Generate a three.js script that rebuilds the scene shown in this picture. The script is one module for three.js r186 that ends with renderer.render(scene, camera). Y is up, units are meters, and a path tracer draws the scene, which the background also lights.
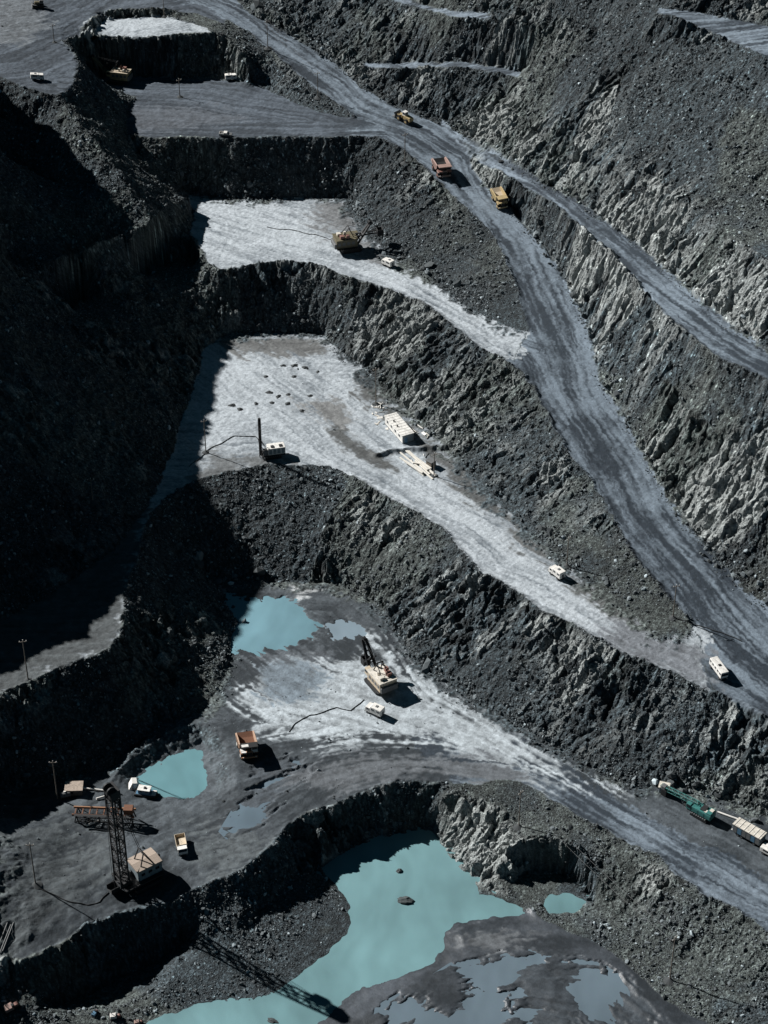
import * as THREE from 'three';
import { RoundedBoxGeometry } from 'three/addons/geometries/RoundedBoxGeometry.js';
import { mergeGeometries, mergeVertices, toCreasedNormals } from 'three/addons/utils/BufferGeometryUtils.js';

// ------------------------------------------------------------------ camera, sky, sun
const scene = new THREE.Scene();
const camera = new THREE.PerspectiveCamera(28, 768 / 1024, 1, 3000);
camera.position.set(0, 427, 540);
camera.rotation.set(-37 * Math.PI / 180, 0, 0);

const renderer = new THREE.WebGLRenderer({ antialias: true });
renderer.setSize(768, 1024);
renderer.toneMapping = THREE.LinearToneMapping;
renderer.toneMappingExposure = 1.42;
renderer.shadowMap.enabled = true;

// a deep, very clear sky: blue overhead, a little paler towards the horizon
{
  const w = 64, h = 32, d = new Float32Array(w * h * 4);
  for (let y = 0; y < h; y++) {
    const e = Math.max(0, (y + 0.5) / h * 2 - 1);            // 0 horizon .. 1 zenith
    const k = Math.pow(1 - e, 2.2);
    for (let x = 0; x < w; x++) {
      const o = (y * w + x) * 4;
      d[o] = 0.002 + 0.011 * k; d[o + 1] = 0.012 + 0.018 * k; d[o + 2] = 0.021 + 0.026 * k; d[o + 3] = 1;
    }
  }
  const t = new THREE.DataTexture(d, w, h, THREE.RGBAFormat, THREE.FloatType);
  t.mapping = THREE.EquirectangularReflectionMapping; t.magFilter = THREE.LinearFilter; t.minFilter = THREE.LinearFilter; t.needsUpdate = true;
  scene.background = t; scene.environment = t;
}
const SUN_AZ = 30 * Math.PI / 180, SUN_EL = 35 * Math.PI / 180;
const sunDir = new THREE.Vector3(-Math.cos(SUN_EL) * Math.cos(SUN_AZ), Math.sin(SUN_EL), -Math.cos(SUN_EL) * Math.sin(SUN_AZ));
const sun = new THREE.DirectionalLight(new THREE.Color(1.0, 0.99, 0.97), 5);
sun.position.copy(sunDir).multiplyScalar(600); sun.target.position.set(0, 0, 0);
sun.castShadow = true; sun.shadow.mapSize.set(4096, 4096);
Object.assign(sun.shadow.camera, { left: -330, right: 330, top: 330, bottom: -330, near: 50, far: 1300 });
scene.add(sun, sun.target);

// ------------------------------------------------------------------ small tools
let seed = 12345;
function rnd() { seed = (seed + 0x6d2b79f5) | 0; let t = Math.imul(seed ^ (seed >>> 15), 1 | seed); t = (t + Math.imul(t ^ (t >>> 7), 61 | t)) ^ t; return ((t ^ (t >>> 14)) >>> 0) / 4294967296; }
const clamp = (v, a = 0, b = 1) => v < a ? a : v > b ? b : v;
const mix = (a, b, t) => a + (b - a) * t;
const smooth = (a, b, v) => { const t = clamp((v - a) / (b - a)); return t * t * (3 - 2 * t); };
function hash(x, y, s) { let h = Math.imul(x, 374761393) ^ Math.imul(y, 668265263) ^ Math.imul(s, 1442695041); h = Math.imul(h ^ (h >>> 13), 1274126177); h ^= h >>> 16; return (h >>> 0) / 4294967296; }
function noise(x, y, s = 0) {
  const ix = Math.floor(x), iy = Math.floor(y); let fx = x - ix, fy = y - iy;
  fx = fx * fx * fx * (fx * (fx * 6 - 15) + 10); fy = fy * fy * fy * (fy * (fy * 6 - 15) + 10);
  const a = hash(ix, iy, s), b = hash(ix + 1, iy, s), c = hash(ix, iy + 1, s), d = hash(ix + 1, iy + 1, s);
  return (a + (b - a) * fx + (c - a) * fy + (a - b - c + d) * fx * fy) * 2 - 1;
}
function fbm(x, y, n, s = 0) { let v = 0, a = 0.5; for (let i = 0; i < n; i++) { v += a * noise(x, y, s + i * 17); x = x * 2.03 + 11.3; y = y * 2.03 - 7.7; a *= 0.5; } return v; }
function ridged(x, y, n, s = 0) { let v = 0, a = 0.5; for (let i = 0; i < n; i++) { v += a * (1 - Math.abs(noise(x, y, s + i * 13)) * 2); x = x * 2.1 + 3.1; y = y * 2.1 + 5.7; a *= 0.5; } return v; }
// broken rock: every block is a tilted facet of its own; out[0] height, out[1] the block's own number 0..1, out[2] distance to the joint
const fOut = [0, 0, 0];
function facet(x, y, s) {
  const ix = Math.floor(x), iy = Math.floor(y); let d1 = 9, d2 = 9, h = 0, id = 0;
  for (let j = -1; j <= 1; j++) for (let i = -1; i <= 1; i++) {
    const cx = ix + i, cy = iy + j, px = cx + 0.15 + 0.7 * hash(cx, cy, s), py = cy + 0.15 + 0.7 * hash(cx, cy, s + 1);
    const ex = x - px, ey = y - py, d = ex * ex + ey * ey;
    if (d < d1) { d2 = d1; d1 = d; id = hash(cx, cy, s + 2); h = (id - 0.5) * 0.9 + ex * (hash(cx, cy, s + 3) - 0.5) * 2.9 + ey * (hash(cx, cy, s + 4) - 0.5) * 2.9; } else if (d < d2) d2 = d;
  }
  fOut[0] = h; fOut[1] = id; fOut[2] = Math.sqrt(d2) - Math.sqrt(d1); return h;
}

// ------------------------------------------------------------------ the survey of the mine: crests, toes, road edges, shorelines (metres: x, level, z)
const SURVEY = {
  t_edge: [[-195.4, 94, -206], [-169.2, 93, -188.2], [-145.5, 91, -181], [-135, 90, -172.7], [-124.2, 89, -167.1], [-119.5, 88.5, -171.6], [-117.2, 88, -183], [-117.7, 87.5, -196.6], [-121.8, 87, -210.4], [-127.2, 87, -219.8]],
  t_back: [[-209.8, 96, -281.1], [-161.3, 93, -288.6], [-119.9, 88, -290.1], [-77.6, 86.5, -288.4]],
  plat_edge: [[-127.2, 87, -219.8], [-123.2, 84.5, -226.8], [-112.7, 84, -229.3], [-92.9, 84, -231.3], [-68.8, 83.5, -236.2]],
  plat_rim: [[-127.3, 87.2, -220.3], [-119.3, 87.2, -229.8], [-117.6, 87, -242.9], [-112.4, 86.8, -250.3], [-91.5, 86.2, -253.7], [-76, 85, -252.5], [-65.7, 84, -243.9]],
  plat_in: [[-120.8, 84, -230.3], [-116, 84, -241], [-113.3, 84, -249.8], [-91.5, 84, -251.8], [-78.8, 84, -245.9], [-70.2, 83.5, -238.2]],
  pit_rightcrest: [[-68.8, 83.5, -236.2], [-62.8, 82, -234.8], [-57.5, 80, -225.9], [-54.6, 76, -219.6], [-53.5, 71, -217.5]],
  haul_r: [[-90.3, 88, -290.1], [-61.9, 84, -270.1], [-55.2, 82.5, -259.3], [-36.7, 78, -244.8], [-19.7, 74.5, -226.6], [-8.7, 72, -209.9], [5.9, 69, -198.3], [21.7, 67, -186.7], [31.9, 64.6, -164.6], [37.4, 62.5, -146.9], [46.6, 60, -133.7], [54.9, 58, -117.1], [59.2, 56.5, -108.8], [65.7, 54, -91.9], [70.5, 51.5, -74.9], [72.8, 49.5, -58.5], [74.5, 46.5, -35.7], [79.1, 44.5, -22.6], [84.1, 42, -4.3], [88.4, 40, 7.8], [93.7, 37.5, 22.1], [97, 36.5, 29.6], [103, 34.5, 42.7], [109.1, 32.5, 53.5], [116.1, 31, 61.2], [131.8, 28, 80.7]],
  haul_l1: [[-93, 86.5, -270.4], [-75.6, 84.5, -258.7], [-65, 83, -251.1], [-54.4, 80.5, -242], [-45.9, 77.5, -232.4], [-35.9, 74.5, -220.1], [-26, 72, -207.2], [-18, 70.5, -197.8], [-12.4, 69.3, -189.8]],
  spit_low: [[-12.4, 69, -189.5], [-25.8, 69, -194.7], [-39.5, 69, -207.1], [-48.7, 69, -216.2], [-57.8, 69, -221.7]],
  haul_l2: [[-12.2, 68.8, -173.7], [-1.9, 68, -173.6], [6.9, 67, -167.3], [14.7, 65, -157.3], [22, 63, -145.2], [30.6, 60.5, -131.3], [37.6, 58.5, -119.9], [41.9, 56.5, -108.8], [44.3, 55, -98.5], [46.6, 53, -86.6], [48.5, 51.2, -74.8], [49.8, 50, -64.8]],
  haul_l3: [[41.8, 49.8, -43.6], [46.4, 49, -39.9], [52.4, 46.5, -25.5], [57, 44, -9.4], [61.9, 42.2, 1.5], [67.5, 40, 13.2], [70, 38.5, 22.3], [75, 36, 37.6], [79.4, 34.5, 47.7], [83.9, 33, 55.5], [87.4, 32, 62.4], [90.3, 31.2, 69.4]],
  a_toe: [[-119, 69, -223.6], [-110.5, 69, -227.3], [-98.4, 69, -227.3], [-86.2, 69, -225.4], [-68.2, 69, -228.2], [-57.9, 69, -223.6]],
  a_crest: [[-98.3, 69, -173.3], [-85.6, 69, -172.5], [-70.3, 69, -172.1], [-46.6, 69, -172.9], [-32.1, 69, -174.2], [-18.7, 69, -173.3], [-12.2, 68.8, -173.7]],
  a_left: [[-116.6, 70, -217.7], [-105.3, 70.5, -209.4], [-97, 70.5, -204.9], [-99.7, 70, -192.7], [-100.2, 69.5, -181.6], [-98.3, 69, -173.3]],
  b_toe: [[-79.2, 50.3, -164.2], [-72.5, 50, -161.6], [-51.2, 50, -159.2], [-32.1, 50, -160], [-14.5, 50, -159.2], [-10.2, 50, -145.8], [-4.4, 50, -127.6], [2.9, 50, -115.8], [13, 50, -105.7], [23.5, 50, -91.7], [33.6, 50, -76.1], [41.9, 50, -66.8], [49.1, 50, -64.2]],
  b_crest: [[-74.9, 50, -158.4], [-72.7, 50, -138.9], [-68.8, 50, -122.4], [-64.3, 50, -110], [-59.3, 50, -105.7], [-48.6, 50, -109.3], [-41.4, 50, -110.7], [-32.7, 50, -110.7], [-23.9, 50, -107.8], [-11.5, 50, -98.6], [4.3, 50, -90.3], [14.8, 50, -80.8], [23, 50, -70.7], [28.5, 50, -59.7], [37.3, 50, -48.9], [41.8, 49.8, -43.6]],
  c_toe: [[-57.9, 31.5, -91.8], [-53.9, 31, -92.6], [-44.2, 31, -93.3], [-34.1, 31, -94.6], [-23.9, 31, -92.6], [-15.7, 31, -81.9], [-7.8, 31, -72.6], [-3.5, 31, -61.1], [2.8, 31, -50.4], [9.6, 31, -40], [18.8, 31, -25.7], [23, 31, -18.2], [28.3, 31, -6.8], [37.4, 31, 10.2], [49.1, 31, 29.1], [55.3, 31, 39.3], [63.2, 31, 50.1], [71.3, 31, 61.7], [76.6, 31, 69.2], [80.5, 31, 74.2], [85.4, 31, 75.6], [89.3, 31, 73.3], [90.3, 31.2, 69.4]],
  c_crest: [[-135.2, 31, 199.5], [-124.6, 31, 169.3], [-121.3, 31, 143.8], [-117.2, 31.5, 118.8], [-109.8, 32, 102.3], [-101.9, 32, 97.2], [-94.1, 32, 90.6], [-84.6, 32, 85.3], [-80.1, 32, 80.9], [-79.2, 32, 71.7], [-79.2, 32, 60], [-77.6, 32, 45.5], [-76.4, 32, 33], [-74.7, 31.5, 16.7], [-72.3, 31.2, 8.3], [-67, 31, 1.5], [-57.1, 31, -5.1], [-49.1, 31, -9.1], [-40.4, 31, -12.5], [-33, 31, -11.3], [-18.5, 31, -10.2], [-10.5, 31, -4.6], [-1.6, 31, 3.7], [4.8, 31, 10.2], [8, 31, 12.9], [11.2, 31, 15.6], [18.7, 31, 24], [23.7, 31, 36.3], [29.6, 31, 44.8], [37.9, 31, 53.1], [47.6, 31, 64], [56.1, 31, 70.6], [66.6, 31, 80.2], [77.6, 30.8, 88.8], [86.1, 30.4, 93.2], [94.3, 29.8, 98.2], [101.5, 29, 102.8], [109.4, 28.2, 107.8], [125.3, 26.5, 119.6]],
  hill_rib: [[-122.8, 88.5, -167.3], [-113.6, 84.5, -156.3], [-103.2, 78, -144.9], [-94.9, 71.5, -133.8], [-88.2, 65, -124.5], [-85.7, 62.5, -118.6]],
  hill_a: [[-144.6, 79.5, -166.4], [-129, 77.5, -160.5]],
  hill_c: [[-135.2, 60, -88.6], [-119.1, 63, -89], [-104.4, 66, -95], [-94.3, 64.5, -105.5], [-85.7, 62.5, -118.6], [-79.9, 60, -134.5], [-73.9, 56, -149.6]],
  off_hill: [[-182, 98, -200], [-177, 124, -187], [-172, 127, -165], [-170, 123, -140], [-168, 119, -110], [-164, 115, -80], [-160, 111, -50], [-161, 106, -20], [-164, 97, 20], [-170, 83, 55], [-180, 64, 92]],
  hill_b: [[-143.8, 68, -152.3], [-123.5, 68, -140.4], [-106.7, 69, -123.2]],
  hill_toe: [[-57.9, 31.5, -91.8], [-63.8, 31.5, -83.7], [-65.4, 31.5, -61.6], [-69.6, 31.5, -30.9], [-73.2, 31.5, -2.2], [-76.4, 31.5, 13], [-83.3, 31.8, 32.7], [-94, 32, 48], [-107.3, 32, 62.9], [-122.2, 32, 78.6], [-137.9, 32, 104.8], [-148.2, 32, 137.1], [-157.6, 32, 166.7]],
  hill_foot: [[-115.6, 38, -84.1], [-102.8, 40, -99.3], [-92.7, 40.5, -107.6], [-81.4, 41, -124.8], [-72.3, 42, -128.2], [-67.9, 41, -117.5]],
  valley: [[-98.3, 68, -172.8], [-94, 62, -168]],
  wall_toe1: [[-50.2, 84, -259.9], [-34.2, 79, -245.4], [-17.7, 75.5, -227.3], [-5.5, 73, -210.5], [8.2, 70, -199.7], [23.7, 68, -189.8], [36.1, 68.2, -175.8], [48.2, 70, -158.9]],
  terr1: [[-17.2, 75.5, -222.6], [-7.6, 76.5, -219.5], [6.3, 78, -215.3], [29.7, 83, -205.4], [44.9, 84.5, -196.7], [56, 85.5, -188.4]],
  terr1b: [[-7.6, 76.8, -222.6], [6.4, 78.3, -219.3], [29.8, 83.3, -210.2], [45.1, 84.8, -202.4], [56.3, 85.8, -194.8]],
  terr2: [[-22.2, 89, -262.4], [4.4, 93, -244.9], [27.1, 96.5, -222], [41.2, 99, -213.4], [59.5, 104, -197.3]],
  terr2b: [[4.5, 93.3, -249.2], [27.3, 96.8, -227.1], [41.4, 99.3, -218.4]],
  top_wall: [[-78.7, 94, -308.2], [-35, 99, -284.5], [6.5, 108, -256.6], [45.7, 114, -236.5], [82.2, 126, -211.6], [116.3, 136, -186.7], [164.1, 138, -167.7]],
  ridge: [[100.8, 122, -169.5], [94.3, 119, -174.6], [83.9, 111, -176.8], [73.6, 101, -179.5], [62.8, 92, -179.7], [55.5, 86, -180.3]],
  r3_edge: [[98.9, 121.5, -167.9], [107.3, 122, -162.3], [113.6, 122, -154.4], [124.2, 122.5, -140.4], [133.9, 123, -127.7], [154, 124, -100]],
  r3_back: [[100.9, 122.3, -170.6], [111.5, 122.5, -167.4], [121.7, 122.5, -162.1], [137.2, 123.5, -150.2], [159.9, 124.5, -133.5]],
  mid: [[44.8, 77.5, -189.4], [55.3, 80, -172.2], [65.2, 83, -152.7], [84, 87, -119.5], [104.1, 90, -80.7], [124.5, 91, -40.6], [142.2, 92, -9.2]],
  r2_r: [[26.3, 66.6, -183.2], [36.7, 67.6, -171.9], [46.7, 69, -157.6], [53.4, 69.7, -145.1], [61.4, 70.3, -131.4], [70.4, 71, -120.2], [77.7, 72, -105.1], [89.5, 73, -82], [98.7, 74, -60], [104.7, 74.5, -43.6], [112.4, 75, -27.8], [122.1, 75.5, -12.6], [139.9, 76, 15.6]],
  r2_l: [[32.6, 64.6, -162.9], [39.7, 66.6, -151], [45.8, 68.2, -140.1], [55, 69.5, -126.8], [63.8, 70.4, -112.4], [70.9, 71.4, -94.6], [76.5, 72.2, -79.2], [80.5, 72.8, -70], [85, 73.4, -57.7], [89, 74, -41.9], [97.6, 74.6, -22.3], [105.6, 75, -7.5], [113, 75.3, 0.5], [119.2, 75.5, 6.5], [137.3, 76, 30.2]],
  d_toe: [[-57.7, 12.5, 23.7], [-51.1, 12.2, 25.9], [-39.8, 12, 27.2], [-27, 12, 26.1], [-15.7, 12, 28.2], [-5.1, 12, 34.7], [0.3, 12, 41.7], [4.7, 12, 52.9], [8.6, 12, 60.9], [17, 12, 73.4], [25.8, 12, 82.8], [37.3, 12, 92.5], [51.2, 12, 104.4], [62, 12, 114.3], [72.9, 12, 120.8], [78.8, 12.2, 118.2], [89.9, 12.2, 121], [100.5, 12, 127.1], [107.7, 12, 131.8], [125.7, 12, 144.1]],
  d_crest: [[-27.9, 12, 135.7], [-23.3, 12, 130.7], [-13, 12, 125.9], [-6.3, 12, 122], [0.3, 12, 118.4], [7.2, 12, 116.7], [14, 12, 118], [19.4, 12, 118], [27.4, 12, 119.2], [33.2, 12, 115.9], [38.9, 12, 117.1], [45, 12, 121.2], [53.9, 12, 130.7], [65.5, 12, 138.8], [74.2, 12, 146.3], [79.6, 12, 154.1], [87.8, 12, 162.4], [94.4, 12, 167.3], [101.5, 12, 173.3], [118.3, 12, 185.8]],
  d_crest_l: [[-94.9, 10.5, 183.2], [-88.3, 11, 179.9], [-81, 11, 173.1], [-75.2, 11, 167.5], [-66.7, 11, 165], [-57.7, 11, 162.9], [-52.4, 11, 159], [-45.9, 11.3, 154.5], [-38, 11.6, 150.4], [-32, 11.9, 144], [-27.9, 12, 135.7]],
  d_toe_l: [[-136.3, 10, 197.9], [-125, 10.5, 161], [-120.3, 11, 137.4], [-113, 11, 119.8], [-98.6, 11, 116.5], [-88.1, 11, 113.3], [-78.6, 11, 110], [-72.7, 11, 102.5], [-66.1, 11.8, 94], [-54.7, 12, 88.1], [-49, 12, 75.6], [-46.8, 12, 60.9], [-47.1, 12, 44.6], [-51.7, 12, 31.7], [-57.6, 12.8, 24.1]],
  d_leftfloor: [[-120.5, 9, 187.2], [-108.1, 10, 183.1], [-94.9, 10.5, 183.2]],
  heapmid: [[-72.8, 27, 41.7], [-65.8, 21.5, 47.3], [-61.2, 18.5, 60.5], [-60.9, 16.5, 74.4], [-64, 15, 88.3]],
  pond2: [[-71.8, 10, 113.1], [-63.8, 10, 104.8], [-57.5, 10, 100.2], [-53.2, 10, 98.9], [-51.5, 10, 110.6], [-49, 10, 121.6], [-58.1, 10, 122.4], [-66.7, 10, 120.8], [-72.7, 10, 117.9], [-71.8, 10, 113.1]],
  pond2in: [[-67.5, 9, 113.7], [-56.6, 9, 105.4], [-54.3, 9, 115.7], [-62.9, 9, 116.9]],
  pond2berm: [[-78, 12.2, 114.9], [-74, 13, 108.3], [-66.1, 13.2, 99.3], [-55.7, 13, 93.5], [-48.8, 13, 96.1], [-45.2, 13, 106.3], [-42.4, 13, 116.1], [-41.4, 12.2, 123.4], [-45.8, 11.2, 126.3]],
  shore_a: [[-60.8, 0, 193.6], [-48.2, 0, 188.3], [-35.3, 0, 185.4], [-27.4, 0, 184], [-20.8, 0, 177.3], [-15, 0, 171.1], [-8.7, 0, 162.3], [-9.4, 0, 153.3], [-12.8, 0, 145.9]],
  shore_b: [[-12.8, 0, 145.9], [-18.5, 0, 139.5], [-12.5, 0, 133.4], [-2.6, 0, 127.9], [6, 0, 124.8], [13.2, 0, 124.4], [16.6, 0, 127.9], [20.3, 0, 135.7], [25.2, 0, 142.5], [26.1, 0, 148.9], [30.7, 0, 150.7], [39.3, 0, 155.5], [37.2, 0, 157.6], [31.8, 0, 157.3], [23.6, 0, 156.9], [18.6, 0, 159.4], [15.2, 0, 163.4], [15.3, 0, 169.3], [9.6, 0, 174.9], [-0.5, 0, 180.7], [-6.3, 0, 182.3], [-12.1, 0, 187.3], [-20.8, 0, 194.2], [-26.8, 0, 199.4]],
  shore_c: [[-60.8, 0, 193.6], [-65.4, 0, 199.4]],
  pond_in: [[-42.9, -1.6, 191], [-22.1, -1.6, 185], [1.6, -1.6, 164.4], [4.5, -1.6, 146.3], [14.4, -1.6, 136.9], [21.1, -1.6, 148.2]],
  rock_r: [[17.6, 11, 122.2], [24.4, 11, 123], [30, 11, 126.1], [35, 10.5, 128], [38.2, 8.5, 133.1]],
  ledge_r: [[32.9, 11.5, 124.3], [27.3, 11.8, 121.4]],
  hole_crest: [[34.5, 7.5, 139.8], [37.3, 9.5, 138.6], [42, 10.5, 138.1], [47.5, 10.8, 138.8], [53.2, 10.8, 141.4], [56.7, 10, 145.9], [59.1, 6.5, 153]],
  hole_toe: [[34.4, 1.5, 147.7], [37.4, 0.4, 142.9], [42.4, 0.3, 140.2], [48, 0.3, 140.2], [53.1, 0.3, 143.2], [56.1, 0.3, 148], [57.3, 0.3, 153.2]],
  hole_pond: [[43.5, 0.1, 153], [44.5, 0, 151.5], [55.2, 0, 152.6], [52.5, 0, 155.5], [45, 0, 155.8], [43.5, 0.1, 153]],
  mud_up: [[39.3, 1, 154.2], [42.6, 1, 158.9], [47.8, 1, 163.2], [55.7, 1, 165.3], [62, 1.2, 171.1], [67.9, 1.2, 178.6], [72.4, 1.2, 186], [82, 1.2, 193.9], [91.5, 1.2, 200.3]],
  mud_low: [[20.6, 1.1, 165], [25.7, 1, 173.7], [9.5, 1, 183.9], [-1, 1, 193.7], [9.2, 1, 206.5], [55, 1, 206.5]],
  rubble: [[59.1, 3, 156], [69, 4, 165.8], [78.6, 4, 176.3], [90, 4, 189.7], [106.2, 4, 202.6]],
  heaptoe: [[-22, 3, 142.3], [-27.3, 3.2, 150.7], [-33.2, 3.2, 159.8], [-40.9, 3, 167.8], [-47.8, 2.8, 173.5], [-53.6, 2.2, 178.1]],
  bl_toe: [[-87, -2, 187], [-78, -3.5, 181], [-70, -4, 175], [-62, -3, 170.5], [-55, -1, 166.5]],
  bl_ledge: [[-110.4, 6, 188], [-100.2, 6, 186.4], [-94.3, 5.5, 187.6], [-92.3, 5, 191.5], [-95.2, 4, 195.5]],
  bl_front: [[-54.3, 2.5, 175], [-56.9, 2, 183], [-59.2, 1.2, 187.3], [-61.7, 1, 188.5], [-71.4, 1, 191.1], [-81.5, 1.5, 193.5], [-89.6, 4, 192.9]],
  bl_low: [[-98.7, 1, 200.2], [-82.9, 1, 203.3], [-67.7, 0, 202.5]],
};

const X0 = -205, Z0 = -292, CELL = 0.4, NX = 886, NZ = 1270, N = NX * NZ;
const base = new Float32Array(N);
{
  const val = new Float32Array(N), cnt = new Uint16Array(N);
  for (const l of Object.values(SURVEY)) for (let k = 0; k + 1 < l.length; k++) {
    const a = l[k], b = l[k + 1], n = Math.max(1, Math.ceil(Math.hypot(b[0] - a[0], b[2] - a[2]) / (CELL * 0.45)));
    for (let i = 0; i <= n; i++) {
      const t = i / n, gx = Math.round((mix(a[0], b[0], t) - X0) / CELL), gz = Math.round((mix(a[2], b[2], t) - Z0) / CELL);
      if (gx < 0 || gz < 0 || gx >= NX || gz >= NZ) continue;
      const o = gz * NX + gx; val[o] += mix(a[1], b[1], t); cnt[o]++;
    }
  }
  const lev = [{ nx: NX, nz: NZ, v: val, c: cnt }];
  for (let i = 0; i < N; i++) if (cnt[i]) val[i] /= cnt[i];
  while (lev[lev.length - 1].nx > 14) {
    const p = lev[lev.length - 1], nx = (p.nx + 1) >> 1, nz = (p.nz + 1) >> 1, v = new Float32Array(nx * nz), c = new Uint16Array(nx * nz);
    for (let z = 0; z < p.nz; z++) for (let x = 0; x < p.nx; x++) if (p.c[z * p.nx + x]) { const o = (z >> 1) * nx + (x >> 1); v[o] += p.v[z * p.nx + x]; c[o]++; }
    for (let i = 0; i < nx * nz; i++) if (c[i]) v[i] /= c[i];
    lev.push({ nx, nz, v, c });
  }
  let h = null, hn = 0;
  for (let k = lev.length - 1; k >= 0; k--) {
    const { nx, nz, v, c } = lev[k], g = k ? new Float32Array(nx * nz) : base;
    const pn = h && lev[k + 1];
    for (let z = 0; z < nz; z++) for (let x = 0; x < nx; x++) {
      const o = z * nx + x;
      if (c[o]) g[o] = v[o]; else if (!h) g[o] = 40; else {
        const fx = clamp((x - 0.5) / 2, 0, pn.nx - 1.001), fz = clamp((z - 0.5) / 2, 0, pn.nz - 1.001), ix = Math.floor(fx), iz = Math.floor(fz), tx = fx - ix, tz = fz - iz, q = iz * pn.nx + ix;
        g[o] = mix(mix(h[q], h[q + 1], tx), mix(h[q + pn.nx], h[q + pn.nx + 1], tx), tz);
      }
    }
    const its = k > 4 ? 300 : k > 2 ? 120 : k > 0 ? 60 : 30, om = 1.75;
    for (let it = 0; it < its; it++) for (let z = 0; z < nz; z++) for (let x = 0; x < nx; x++) {
      const o = z * nx + x; if (c[o]) continue;
      const m = (g[x ? o - 1 : o + 1] + g[x < nx - 1 ? o + 1 : o - 1] + g[z ? o - nx : o + nx] + g[z < nz - 1 ? o + nx : o - nx]) * 0.25;
      g[o] += om * (m - g[o]);
    }
    h = g;
  }
}
function sample(arr, x, z) {
  const fx = clamp((x - X0) / CELL, 0, NX - 1.001), fz = clamp((z - Z0) / CELL, 0, NZ - 1.001), ix = Math.floor(fx), iz = Math.floor(fz), tx = fx - ix, tz = fz - iz, q = iz * NX + ix;
  return mix(mix(arr[q], arr[q + 1], tx), mix(arr[q + NX], arr[q + NX + 1], tx), tz);
}
console.log('base solved');

// ------------------------------------------------------------------ which ground is where
const rev = (a) => [...a].reverse(), flat = (a) => a.map((p) => p.length > 2 ? [p[0], p[2]] : p), S = SURVEY;
const REGIONS = [
  null,
  { name: 'haul_road', type: 'road', label: 'main dark haul road winding down the pit between the benches', poly: [...flat(S.haul_l1), ...flat(S.haul_l2), ...flat(S.haul_l3), ...[[93.6, 77.2], [93.6, 87], [95.6, 98.4], [101.2, 103.9], [108.9, 109.8], [124.2, 123.3]], ...flat(rev(S.haul_r))] },
  { name: 'branch_road', type: 'road', label: 'narrower grey road branching off above the haul road', poly: [...flat(S.r2_l), ...flat(rev(S.r2_r)), ...[[21.1, -193.2], [21.7, -184.5], [27.9, -157.9]]] },
  { name: 'lower_road', type: 'road', label: 'dark wheel-worn road along the crest above the muddy pit floor', poly: [[10.5, 102.3], [19.4, 118], [27.4, 119.2], [33.2, 115.9], [38.9, 117.1], [45, 121.2], [53.9, 130.7], [65.5, 138.8], [74.2, 146.3], [79.6, 154.1], [87.8, 162.4], [94.4, 167.3], [101.5, 173.3], [118.3, 185.8], [121.2, 169.4], [104.1, 155.9], [96.7, 150], [86.9, 141], [75.7, 131.8], [67, 122.4], [54.3, 110.2], [39.8, 101], [25.4, 93.3], [13.6, 92.5]] },
  { name: 'terrace_ground', type: 'road', label: 'narrow high terrace above the long scree slope', poly: [...flat(S.r3_edge), ...flat(rev(S.r3_back))] },
  { name: 'ledge_path', type: 'road', label: 'thin pale ledge crossing the rock wall above the haul road', poly: [...flat(S.terr1).slice(1), ...flat(rev(S.terr1b))] },
  { name: 'ledge_path', type: 'road', label: 'short pale ledge high in the rock wall at the top', poly: [...flat(S.terr2).slice(1, 4), ...flat(rev(S.terr2b))] },
  { name: 'platform_ground', type: 'pale', label: 'pale dusty platform behind the small shaded pit', poly: [...flat(S.plat_edge), ...flat(rev(S.plat_in))] },
  { name: 'plateau_ground', type: 'grey', label: 'grey rutted plateau curving round the pale platform', poly: [...flat(rev(S.t_edge)), ...flat(S.t_back), ...flat(S.haul_l1).slice(0, 3), ...flat(rev(S.plat_rim))] },
  { name: 'upper_bench_ground', type: 'grey', label: 'grey upper bench in front of the small shaded pit', poly: [...flat(S.a_left), ...flat(S.a_crest), ...flat(S.spit_low), ...flat(rev(S.a_toe))] },
  { name: 'middle_bench_ground', type: 'pale', label: 'pale dusty bench carrying the dark yellow shovel', poly: [...flat(S.b_toe), ...flat(rev(S.b_crest))] },
  { name: 'wide_bench_ground', type: 'pale', label: 'wide pale bench carrying the long white building', poly: [...flat(rev(S.hill_toe)), ...flat(S.c_toe), ...[[93.4, 78.3], [93.4, 88.2], [95.4, 99.5]], ...flat(rev(S.c_crest.slice(0, 35)))] },
  { name: 'pit_floor', type: 'floor', label: 'churned pit floor around the big cream shovel', poly: [...flat(S.d_toe_l), ...flat(S.d_toe), ...flat(rev(S.d_crest)), ...flat(rev(S.d_crest_l)), ...flat(rev(S.d_leftfloor))] },
  { name: 'mud_ground', type: 'mud', label: 'dark wet mud flat beside the turquoise pond', poly: [...flat(S.shore_b).slice(12), ...[[-21.4, 205.7], [90.8, 205.7]], ...flat(rev(S.mud_up))] },
];
function inside(poly, x, z) { let c = false; for (let i = 0, j = poly.length - 1; i < poly.length; j = i++) { const a = poly[i], b = poly[j]; if ((a[1] > z) !== (b[1] > z) && x < (b[0] - a[0]) * (z - a[1]) / (b[1] - a[1]) + a[0]) c = !c; } return c; }
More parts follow.
